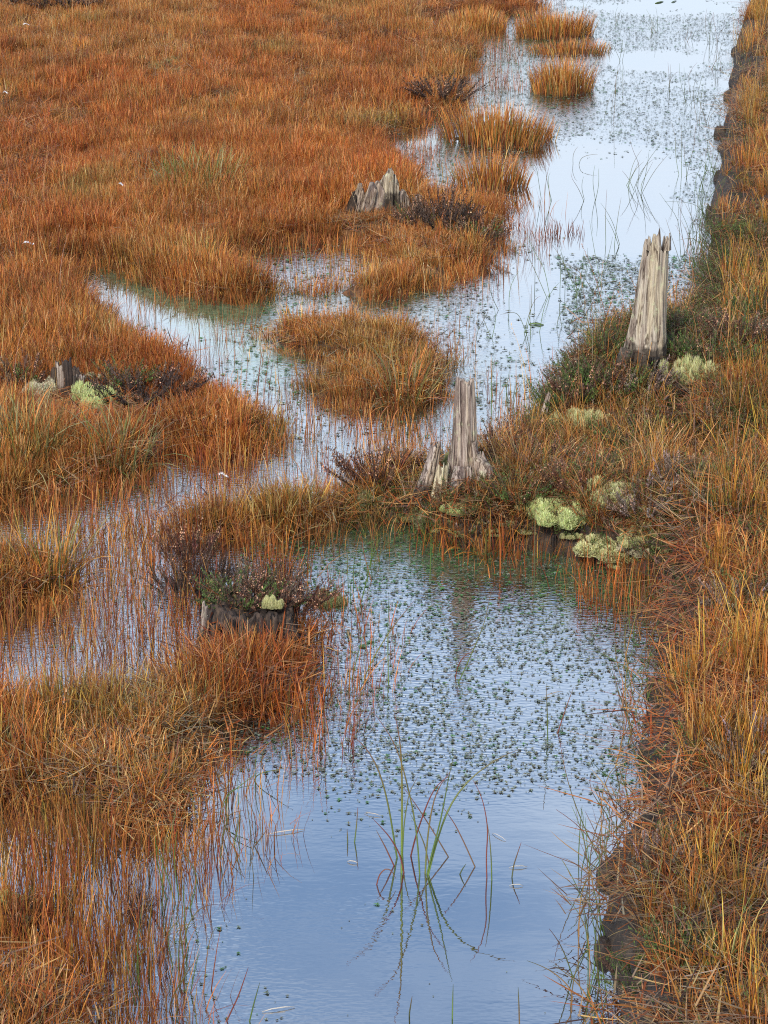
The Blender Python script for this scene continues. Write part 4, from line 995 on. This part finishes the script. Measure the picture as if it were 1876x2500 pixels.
xs, ys, ss, ii = [], [], [], []
for (x0, y0, w, kd) in LSAT:
    m_ = 14 if w > 0.03 else 4
    for _ in range(m_):
        a_ = random.uniform(0, 6.28); r_ = w*random.uniform(0.7, 2.0); xx = x0+math.cos(a_)*r_; yy = y0+math.sin(a_)*r_
        if float(hz_(xx, yy)) < 0.0: continue
        xs.append(xx); ys.append(yy); ss.append(w*random.uniform(0.15, 0.42)); ii.append(1 if kd == 'olive' else 0)
xs = np.array(xs); ys = np.array(ys); ss = np.array(ss)
G_LI = [bpy.data.objects.new('lichen_tuft_%02d' % i, LV[k_]) for i, k_ in enumerate(('pale', 'olive'))]
scatter('lichen_tufts', np.stack([xs, ys, hz_(xs, ys)+0.004], 1), uprot(len(xs), 0.2), np.stack([ss, ss, ss*0.8], 1), np.array(ii), np.ones((len(xs), 3)), G_LI, label='small pale lichen tufts scattered round the lichen cushions', cat='lichen')

# ------------------------------------------------------------------ tussocks standing alone in the channel
TL = {'a': 'small grass tussock in the water close to the far meadow shore', 'b': 'broad grass tussock right of the farthest small one in the channel',
      'c': 'thin sparse tussock in front of the broad far tussock', 'd': 'dense rounded tussock standing alone in mid channel',
      'e': 'large bright orange tussock with ragged right end at the channel edge', 'f': 'wide tussock behind the stump peninsula'}
for k_, poly in TUFTS.items():
    xs = [P(*q_)[0] for q_ in poly]; ys = [P(*q_)[1] for q_ in poly]
    cx_, cy_ = (min(xs)+max(xs))/2, (min(ys)+max(ys))/2; A = (max(xs)-min(xs))*(max(ys)-min(ys))
    nb = int(A*(2300 if k_ == 'c' else 3600)); rng = np.random.RandomState(ord(k_))
    bx = min(xs)+(max(xs)-min(xs))*rng.rand(nb); by = min(ys)+(max(ys)-min(ys))*rng.rand(nb)
    a_, b_, _ = proj(bx, by, 0*bx); kk = inside(poly, a_, b_); bx, by = bx[kk], by[kk]; nb = len(bx); bx = bx+rng.randn(nb)*0.012; by = by+rng.randn(nb)*0.03
    rel = np.hypot((bx-cx_)/(max(xs)-min(xs))*2, (by-cy_)/(max(ys)-min(ys))*2)
    hgt = (0.11 if k_ == 'c' else 0.21)*(1.1-0.35*rel**2)*(0.45+0.75*rng.rand(nb))*(0.6+0.8*fbm(bx*4, by*2, 5))
    base = np.stack([bx-cx_, by-cy_, np.zeros(nb)-0.01], 1)
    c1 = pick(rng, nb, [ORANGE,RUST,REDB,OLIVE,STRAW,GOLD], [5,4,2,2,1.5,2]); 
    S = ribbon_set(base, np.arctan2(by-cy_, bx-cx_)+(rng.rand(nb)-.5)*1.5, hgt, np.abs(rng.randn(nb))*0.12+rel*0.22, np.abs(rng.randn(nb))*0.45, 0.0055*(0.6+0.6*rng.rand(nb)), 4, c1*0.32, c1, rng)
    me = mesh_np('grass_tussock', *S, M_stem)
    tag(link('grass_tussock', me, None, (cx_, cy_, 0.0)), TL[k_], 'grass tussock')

# ------------------------------------------------------------------ sedges traced in the pool
def px_curve(base, pts):
    """points in the upright plane through the base, facing the camera"""
    b = P(base[0], base[1]); dep = proj(*b)[2]; mm = dep/F; el = math.atan2(CAMZ, b[1])
    return b, [((x_-base[0])*mm, 0.0, (base[1]-y_)*mm/math.cos(el)) for x_, y_ in pts]
def resample(pts, n):
    pts = np.array(pts, float); d = np.concatenate([[0], np.cumsum(np.linalg.norm(np.diff(pts, axis=0), axis=1))]); t = np.linspace(0, d[-1], n)
    q_ = np.stack([np.interp(t, d, pts[:, k]) for k in range(3)], 1)
    for _ in range(2): q_[1:-1] = (q_[:-2]+2*q_[1:-1]+q_[2:])/4
    return q_
CG = (0.09,0.15,0.03); CR = (0.17,0.045,0.03); CD = (0.16,0.10,0.05); CB=(0.07,0.09,0.035)
def blade_obj(name, pts3, r0, c0, c1, parent, loc, ydrift=0.0, nseg=14):
    q_ = resample(pts3, nseg); q_[:, 1] += np.linspace(0, ydrift, nseg)
    q_ = np.vstack([q_[0]-np.array([0, 0, 0.03]), q_]); n = len(q_); rad = r0*(1-np.linspace(0, 1, n)**3.0)*0.75+0.0005
    nth = 5; V = []; cols = []
    for k in range(n):
        d = q_[min(k+1, n-1)]-q_[max(k-1, 0)]; d /= np.linalg.norm(d)+1e-9; a_ = np.cross(d, (0, 1, 0)); a_ /= np.linalg.norm(a_)+1e-9; b_ = np.cross(d, a_)
        s = k/(n-1)
        for i in range(nth):
            an = 6.283*i/nth; V.append(q_[k]+(a_*math.cos(an)+b_*math.sin(an))*rad[k]); cols.append(np.array(c0)*(1-s**1.5)+np.array(c1)*s**1.5)
    Fc = [(k*nth+i, k*nth+(i+1) % nth, (k+1)*nth+(i+1) % nth, (k+1)*nth+i) for k in range(n-1) for i in range(nth)]
    return link(name, mesh_np(name, np.array(V), Fc, np.array(cols), M_stem), parent, loc)
cc = lambda cx_, cy_: (700+cx_*0.482, 1750+cy_*0.482)
curves = [([(560,715),(545,630),(520,480),(480,330),(430,230),(370,165),(300,125)],CG,CR,.0028,.05),
 ([(583,790),(585,500),(584,300),(580,200),(570,100),(545,10)],(0.14,0.22,0.04),CR,.0036,.0),
 ([(588,690),(595,560),(620,420),(665,350)],CG,CD,.0018,.05), ([(675,800),(665,650),(640,500),(600,360),(570,250),(520,170),(440,80)],CG,CR,.0024,.1),
 ([(630,705),(650,610),(690,480),(720,390),(760,310),(820,265)],CR,CR,.0024,-.05), ([(703,795),(710,650),(725,520),(750,400),(790,330),(825,290)],(0.14,0.16,0.04),CR,.0026,.0),
 ([(712,800),(735,700),(775,560),(800,440),(825,300),(845,235)],CG,CB,.0024,.03), ([(718,800),(745,700),(800,540),(860,440),(950,360),(1050,300),(1180,260)],(0.13,0.2,0.04),CD,.0030,.1),
 ([(595,790),(575,690),(520,590),(440,498)],CR,CR,.0022,-.03), ([(725,760),(700,650),(660,560),(625,495)],CD,CG,.0018,.0), ([(545,755),(500,660),(455,578)],CR,CD,.0020,.0),
 ([(457,850),(470,800),(500,768),(530,775),(555,822)],CR,CD,.0018,.0)]
root = Vector(P(*cc(640, 790))); t = empty('sedge_clump', root); tag(t, 'tall green and red sedge clump with arching blades alone in the blue near pool', 'sedge')
for pts, c0, c1, r0, yd in curves:
    pp = [cc(*q_) for q_ in pts]; b, loc3 = px_curve(pp[0], pp)
    blade_obj('leaf', loc3, r0, c0, c1, t, Vector(b)-root, yd)
SING = [([cc(820,710),cc(740,590),cc(660,480),cc(595,400)],CD,CR,'long thin sedge blade leaning left across the near sedge clump'),
 ([cc(955,760),cc(900,650),cc(850,560),cc(790,485)],CD,CR,'thin reddish sedge blade leaning left just right of the near clump'),
 ([cc(1015,818),cc(1010,700),cc(1020,600),cc(1000,480),cc(970,400),cc(940,360)],CR,CR,'red arching sedge blade right of the near clump'),
 ([cc(1040,830),cc(1035,720),cc(1024,600),cc(1010,520)],CG,CD,'green sedge blade beside the red arching one'),
 ([cc(345,635),cc(355,560),cc(362,475)],CG,CR,'short upright sedge blade left of the near clump'),
 ([cc(310,640),cc(309,600),cc(307,570)],CB,CD,'tiny dark sedge blade paired with the short upright one'),
 ([cc(1142,815),cc(1150,760),cc(1188,660)],CB,CR,'dark slanting sedge blade between near clump and bank'),
 ([cc(878,798),cc(890,770),cc(908,740)],CB,CB,'tiny slanting sedge tip right of the near clump'),
 ([cc(840,1530),cc(842,1470),cc(845,1400)],CG,CB,'upright green sedge blade at the bottom of the pool'),
 ([cc(1180,1556),cc(1176,1470),cc(1170,1380)],CD,CB,'upright brown sedge blade at the bottom right of the pool'),
 ([(554,2493),(586,2425),(611,2354)],CR,CR,'red sedge blade leaning right at the bottom left of the pool'),
 ([(610,2493),(622,2445),(638,2388)],CG,CB,'green sedge blade leaning right at the bottom of the pool'),
 ([(622,2066),(638,2040),(656,2010)],CD,CD,'short bent sedge tip left of the near clump by the drift blade'),
 ([(572,2064),(580,2030),(590,1975)],CG,CD,'thin green sedge blade close to the near left shore'),
 ([(1000,2480),(1000,2470),(1006,2410)],CB,CD,'faint short sedge blade low in the near pool'),
 ([(1119,1668),(1150,1600),(1182,1520),(1195,1450)],CG,CD,'thin sedge leaning right below the stump reflection'),
 ([(1112,1655),(1118,1620),(1135,1590),(1160,1578)],CR,CR,'small red hooked sedge under the stump reflection'),
 ([(890,1655),(915,1600),(960,1530),(1010,1470)],(0.2,0.22,0.04),CR,'yellow green sedge leaning right by the dark stump shore'),
 ([(949,1670),(947,1560),(950,1450)],(0.16,0.22,0.04),CB,'upright yellow green sedge in the weedy pool'),
 ([(803,1665),(812,1620),(822,1590)],CR,CD,'short reddish sedge beside the olive moss cushion'),
 ([(860,1658),(878,1590),(890,1560)],CG,CB,'short green sedge between shore and yellow sedge'),
 ([(1338,1810),(1334,1740),(1328,1660)],CG,CD,'straight thin green sedge in the right part of the pool'),
 ([(1362,1790),(1380,1740),(1400,1690)],CR,CD,'slanting red sedge near the straight thin green one'),
 ([(1050,1420),(1052,1350),(1052,1290)],CG,CG,'bright green blade standing before the grassy mound shore'),
 ([(880,1480),(900,1400),(915,1320)],CG,CG,'green blade leaning right near the mound shore'),
 ([(1305,1430),(1304,1330),(1303,1200)],CB,CD,'very thin stalk rising in front of the mound'),
 ([(1201,1010),(1200,960),(1202,880)],CG,CG,'single green stem right of the narrow stump post'),
]
for pp, c0, c1, lab in SING:
    b, loc3 = px_curve(pp[0], pp)
    tag(blade_obj('sedge', loc3, 0.0018, c0, c1, None, Vector(b), random.uniform(-.05, .05)), lab, 'sedge blade')

# sedge tufts of the upper channel and by the bank: px, py, height px, count, spread, group no.
def sedge_tuft(px, py, hpx, n, spread, lab, grp, cols=(CG, CD), land=False):
    b = PT(px, py, True) if land else Vector(P(px, py)); mm = proj(b.x, b.y, b.z)[2]/F; t = empty('sedge_tuft', b); tag(t, lab, 'sedge', grp)
    for i in range(n):
        h = hpx*mm*random.uniform(0.55, 1.1); ln = random.uniform(-0.5, 0.5)*spread; cu = random.uniform(-0.6, 0.8)*spread
        pts = []; x_ = 0; z_ = 0; a_ = ln
        for k in range(8):
            pts.append((x_, 0, z_)); x_ += math.sin(a_)*h/7; z_ += math.cos(a_)*h/7; a_ += cu/4*(1 if k > 1 else .3)
            if random.random() < 0.06: a_ += random.choice((-1, 1))*0.9
        c0 = random.choice(cols); c1 = random.choice((CD, CR, CB, CG))
        an = random.uniform(-1.2, 1.2); s = [(q_[0]*math.cos(an), q_[0]*math.sin(an), q_[2]) for q_ in pts]
        blade_obj('stem', s, max(0.0013, 0.30*mm), c0, c1, t, Vector((random.uniform(-.05, .05), random.uniform(-.06, .06), 0)), 0, 10)
GR1 = 'sedge tufts in the far channel'; GR2 = 'sedge tufts left of tall stump'; GR3 = 'sedge tufts of the middle channel'; GR4 = 'overhanging sedge stems of near bank'
GR5 = 'sedge thicket by far bank'; GR6 = 'sedge tufts off the near left shore'
TUFT_LIST = [
 (GR1, 0.9, (CB, CD), [(1180,28,60,4,'thin sedge tuft left of the broad far tussock near the top edge'),(1240,130,70,5,'sedge tuft in weedy water just left of the sparse far tussock'),(1500,60,50,3,'short dark sedge right of the broad far tussock'),
  (1600,80,60,6,'spreading low sedge in mid channel near the top edge'),(1680,100,55,4,'small sedge in the far dark weed patch'),(1740,105,80,6,'sedge fan before the farthest bank, by the dark weed patch'),(1750,170,90,5,'tall sparse sedge at the far bank foot'),
  (1520,150,60,3,'lone dark sedge right of the sparse far tussock'),(1330,20,40,4,'tiny sedge at the very far end of the channel'),(1420,30,40,3,'tiny sedge right of the farthest grass strip'),(1230,250,90,4,'sedge in front of the rounded lone tussock, left side'),
  (1490,285,110,3,'arched sedge right and below the rounded lone tussock'),(1515,230,60,2,'two thin stems right of the rounded lone tussock'),(1690,260,120,5,'long thin sedge in open pale water near the far bank'),(1720,300,110,5,'sedge just left of the rough far peat block'),(1640,230,90,3,'three fine stems in the widest pale water far up channel')]),
 (GR3, 1.0, (CB, CG), [(1340,490,120,4,'sedge stems behind the reddish reed stubble'),(1440,490,100,4,'upright sedge right of the reddish reed stubble'),(1540,455,120,6,'branching sedge in open water directly beyond the tall stump'),(1560,470,110,4,'thin bent sedge close behind the tall stump tip'),
  (1665,430,130,4,'drooping sedge between tall stump top and far bank'),(1700,470,120,5,'sedge at the far bank foot above the tall stump'),(1500,600,150,4,'long thin sedge left of the splintered stump top'),(1250,500,70,3,'short sedge off the stump peninsula tip'),(1400,400,60,2,'lone thin sedge in calm water right of the wide tussock')]),
 (GR2, 1.1, (CG, CB), [(1390,712,150,4,'green sedge with a bent stem in calm water left of tall stump'),(1402,730,140,4,'second green sedge just below the bent one left of tall stump'),(1467,710,160,4,'tall green sedge in the dense weed beside the tall stump'),(1303,812,180,5,'arching sedge rising beside the flat floating leaf'),
  (1385,800,120,4,'hooped sedge between floating leaf and mound'),(1330,720,160,3,'sparse long sedge above the floating leaf'),(1240,1000,110,4,'sedge behind the narrow stump, right side'),(1180,820,90,3,'small sedge off the right tip of the middle island'),(1450,800,100,3,'short sedge at the back foot of the mound'),(1230,760,120,2,'two long stems in calm water right of the middle island')]),
 (GR5, 1.1, (CG, CB), [(1700,620,180,9,'dense green sedge right of the tall stump against the bank'),(1712,660,190,9,'tallest dark sedge fan between tall stump and bank'),(1680,640,170,7,'leaning sedge nearest the right side of the tall stump'),(1722,560,160,8,'dark sedge at the bank edge above the tallest fan'),
  (1700,740,150,6,'sedge where the bank grass begins below the tallest fan'),(1680,800,130,6,'lowest sedge of the thicket beside the heather'),(1735,420,110,5,'sedge under the far bank peat ledge')]),
 (GR4, 1.0, (CG, CD, CB, (0.4,0.2,0.06)), [(1580,1560,220,7,'rust sedge leaning left below the black peat lump'),(1600,1500,180,7,'fine sedge at the head of the near pool by the bank'),(1560,1700,260,6,'long sedge out from the bank above the bulging clod'),(1550,1800,250,6,'sedge leaning left beside the bulging peat clod'),(1560,1950,260,8,'thick dark sedge at the foot of the lower peat bulge'),
  (1540,1880,220,5,'sedge stems crossing just left of the bulging clod'),(1470,2170,330,7,'tall sedge rising in front of the rounded jutting clod'),(1440,2100,200,3,'three stems out in the water left of the rounded clod'),(1500,2080,300,6,'tall sedge behind the rounded jutting clod'),(1455,2300,330,7,'straw tinted sedge leaning out below the rounded clod'),
  (1440,2400,300,7,'lowest full sedge tuft on the bank foot near the bottom edge'),(1420,2480,260,4,'sedge cut by the bottom edge beside the bank'),(1545,1640,200,5,'sedge in the weedy pool near the high bank clod')]),
 (GR6, 0.6, (CG, (0.3,0.12,0.04)), [(470,2420,160,4,'green sedge by the bottom edge off the left shore'),(455,2300,220,3,'three tall stems off the lower left shore'),(430,2200,240,5,'tall green sedge beside the dark red twig at the pool edge'),(500,2200,180,3,'sparse sedge farthest out from the lower left shore'),(520,2120,120,3,'short sedge below the near meadow corner'),
  (560,1990,160,5,'green sedge at the right edge of the near meadow'),(520,2040,150,5,'sedge close to the lower corner of the near meadow'),(600,1900,120,4,'rust sedge against the near meadow shore'),(380,2440,230,6,'dense upright sedge near the bottom left'),(410,2380,200,4,'upright sedge just above the dense bottom one'),
  (720,1800,90,4,'small sedge off the meadow tip by the floating twig'),(830,1480,110,4,'sedge in weed right of the dark stump'),(880,1420,120,5,'sedge off the grass band above the dark stump'),(930,1380,110,5,'sedge at the weedy head of the near pool')])]
for grp, spr, cols_, items in TUFT_LIST:
    for (px, py, hpx, n_, lab) in items: sedge_tuft(px, py, hpx, n_, spr, lab, grp, cols_)
# short reddish stubble by the stump peninsula
b = Vector(P(1355, 572)); t = empty('reed_stubble', b); tag(t, 'row of short reddish reed stubble right of the stump peninsula', 'reeds')
for i in range(46):
    x_ = random.uniform(-0.17, 0.17); h = random.uniform(0.03, 0.09); l_ = random.uniform(-.02, .02)
    blade_obj('reed', [(0,0,0),(l_*0.5,0,h*0.5),(l_,0,h)], 0.0018, (0.14,0.05,0.03), (0.22,0.09,0.05), t, Vector((x_, random.uniform(-.08, .08), 0)), 0, 4)

# ------------------------------------------------------------------ peat clods of the bank
def clod(px, py, wpx_, hpx, seed, lab, z=0.0):
    rng = np.random.RandomState(seed); bm = bmesh.new(); bmesh.ops.create_icosphere(bm, subdivisions=4, radius=1)
    for v in bm.verts:
        c_ = v.co; f = 1+0.35*(fbm(np.array([c_.x*1.6+seed]), np.array([c_.y*1.6+c_.z]), seed)[0]-.5)+0.3*(fbm(np.array([c_.x*5]), np.array([c_.z*5+c_.y*4]), seed+3)[0]-.5)
        v.co = c_*f
    me = bpy.data.meshes.new('peat_clod'); bm.to_mesh(me); bm.free(); me.materials.append(M_clod)
    for p_ in me.polygons: p_.use_smooth = True
    p = Vector(P(px, py, z)); mm = proj(p.x, p.y, p.z)[2]/F
    tag(link('peat_clod', me, None, p, (0, random.uniform(-.3, .3), random.uniform(-.4, .4)), (wpx_*mm/2, wpx_*mm/2*1.3, hpx*mm/2)), lab, 'peat clod')
for q_ in [(1490,2140,70,90,1,'rounded mossy peat clod jutting over the near pool'),(1525,2105,80,60,2,'peat clod behind the rounded jutting one'),
           (1650,1520,90,70,3,'dark peat clod high on the bank face below the mound'),(1650,1470,70,60,4,'black overhanging peat lump at the head of the near pool'),
           (1600,1850,70,110,5,'bulging dark peat clod halfway down the near bank'),(1600,1930,60,80,6,'lower peat bulge under the halfway clod'),(1605,1760,60,70,7,'peat clod just above the bulging one'),
           (1760,330,34,50,8,'rough dark peat block at the foot of the far bank'),(1764,365,24,26,9,'small wet peat block below the rough far one'),(1500,2260,60,60,10,'peat lump under the overhanging grass near the bottom'),
           (1610,1690,60,80,13,'dark peat clod between the high and the halfway clods'),(1480,2330,60,90,14,'wet peat face lump near the bottom of the bank'),(1640,1580,70,80,15,'crumbling peat lump below the high clod'),(1556,2060,60,60,16,'low peat lump right behind the rounded jutting clod'),(1735,530,24,60,17,'dark peat lump level with the stump peninsula'),(1778,240,22,40,18,'small ragged peat lump above the rough far block'),
           (1795,130,22,34,11,'small peat lump on the farthest part of the bank'),(1755,440,26,50,12,'peat ledge on the far bank above the tall stump')]:
    clod(*q_)

# ------------------------------------------------------------------ small things lying about
def straw(px0, py0, px1, py1, r, col, lab, name='floating_straw'):
    a_ = P(px0, py0, 0.002); b_ = P(px1, py1, 0.002); mid = (a_+b_)/2; mid[2] += 0.003
    o = link(name, tube_mesh(name, [a_-mid, (a_-mid)*0.4+np.array([0,0,.002]), (b_-mid)*0.4+np.array([0,0,.002]), b_-mid], [r*0.5, r, r, r*0.4], M_stem, 5, 3, 0.05, col), None, Vector(mid)); tag(o, lab, 'straw')
straw(848,2103,874,2107,.0016,(0.45,0.40,0.33),'pale floating straw left of the near sedge clump')
straw(650,2038,744,2025,.0018,(0.55,0.48,0.40),'long pale blade floating near the left shore')
straw(1243,2118,1288,2116,.0014,(0.45,0.42,0.36),'short floating straw between near clump and bank')
straw(1244,2162,1278,2162,.0014,(0.45,0.42,0.36),'short floating straw below the slanting dark sedge')
straw(1202,2034,1236,2052,.0012,(0.5,0.46,0.42),'thin floating fibre right of the near clump')
straw(1400,2196,1440,2198,.0014,(0.4,0.34,0.28),'floating straw close to the near bank')
straw(1292,791,1328,793,.0050,(0.10,0.16,0.05),'flat green leaf floating in the channel left of the tall stump','floating_leaf')
straw(1600,8,1620,4,.0060,(0.10,0.15,0.04),'green pondweed leaf floating at the far end of the channel','floating_leaf')
straw(1640,6,1652,2,.0050,(0.08,0.13,0.04),'small pondweed leaf at the top edge of the channel','floating_leaf')
straw(430,2270,470,2255,.0013,(0.35,0.2,0.1),'rusty floating straw off the lower left shore')
straw(890,1985,930,1992,.0012,(0.45,0.38,0.3),'thin straw at the lower edge of the weed, left of the near clump')
straw(1330,1700,1375,1688,.0012,(0.4,0.3,0.2),'straw caught in the weed in the right part of the pool')
straw(640,2470,720,2458,.0016,(0.5,0.46,0.4),'pale straw floating near the bottom edge of the pool')
t = empty('floating_twig', Vector(P(765,1738,0.008))); tag(t, 'dark forked twig floating at the tip of the near meadow', 'twig')
for pts in ([(-.03,0,0),(0,.004,.004),(.022,0,.002)], [(0,.004,.004),(.008,.01,.02)], [(-.012,0,.002),(-.02,.0,.016)]):
    link('branch', tube_mesh('branch', pts, [.003]*len(pts), M_stem, 6, 2, .1, (.07,.06,.025)), t)
def fluff(px, py, wpx_, lab):
    """a white down feather caught in the grass"""
    p = PT(px, py); p.z += 0.12; mm = proj(p.x, p.y, p.z)[2]/F; p = Vector(P(px, py, p.z)); rng = np.random.RandomState(px); n = 40
    t_ = rng.rand(n); base = np.stack([(t_-0.5)*wpx_*mm, (rng.rand(n)-.5)*.006, 0.006*np.sin(t_*5)], 1); c_ = np.ones((n, 3))*0.85
    tag(link('feather', mesh_np('feather', *ribbon_set(base, rng.rand(n)*6.28, np.full(n, .009), rng.rand(n)*1.8, rng.rand(n), np.full(n, .003), 2, c_, c_, rng), M_lich), None, p), lab, 'feather')
fluff(66,60,16,'white feather caught in grass at the top left'); fluff(14,226,10,'white feather at the left edge of the upper meadow')
fluff(296,450,10,'small white feather left of the olive tuft'); fluff(70,594,24,'white feather in the meadow at the left edge'); fluff(545,1160,20,'white feather on grass above the middle band')

# broad bright and yellow-green tufts that stand out in the meadow
def special(px, py, rpx, n, hgt, pal, w, lab, curl=.9):
    p = PT(px, py); p.z = max(p.z, 0); mm = proj(p.x, p.y, p.z)[2]/F; rad = rpx*mm; S = clump(px+py, n, rad, hgt, .35, .25, curl, .005, 6, pal, w, .2)
    tag(link('grass_tuft', mesh_np('grass_tuft', *S, M_stem), None, p, (0,0,0), (1, 1.5, 1)), lab, 'grass tuft')
special(480,470,100,380,.24,[GREEN,OLIVE,(0.35,0.32,0.12)],(2,3,3),'yellow green grass tuft in the meadow left of the broad slab stump')
special(300,1150,60,160,.26,[GREEN,OLIVE,(0.35,0.32,0.12)],(1,3,3),'olive grass tuft at the left pool edge below the rotten stump')
special(60,1130,80,240,.28,[OLIVE,(0.35,0.32,0.12),ORANGE],(3,2,2),'greenish grass tuft at left frame edge below the lichen cushions')
special(120,1450,70,240,.24,[OLIVE,ORANGE,GOLD,(0.35,0.32,0.12)],(2,3,2,1),'round orange and olive tuft in the water at the left edge')
special(980,985,50,160,.24,[OLIVE,RUST,ORANGE],(4,2,2),'olive rust tuft at the right tip of the middle island')
special(1190,1335,60,90,.16,[OLIVE,ORANGE,GOLD],(2,3,2),'olive and orange tuft at the water edge in front of the narrow stump')
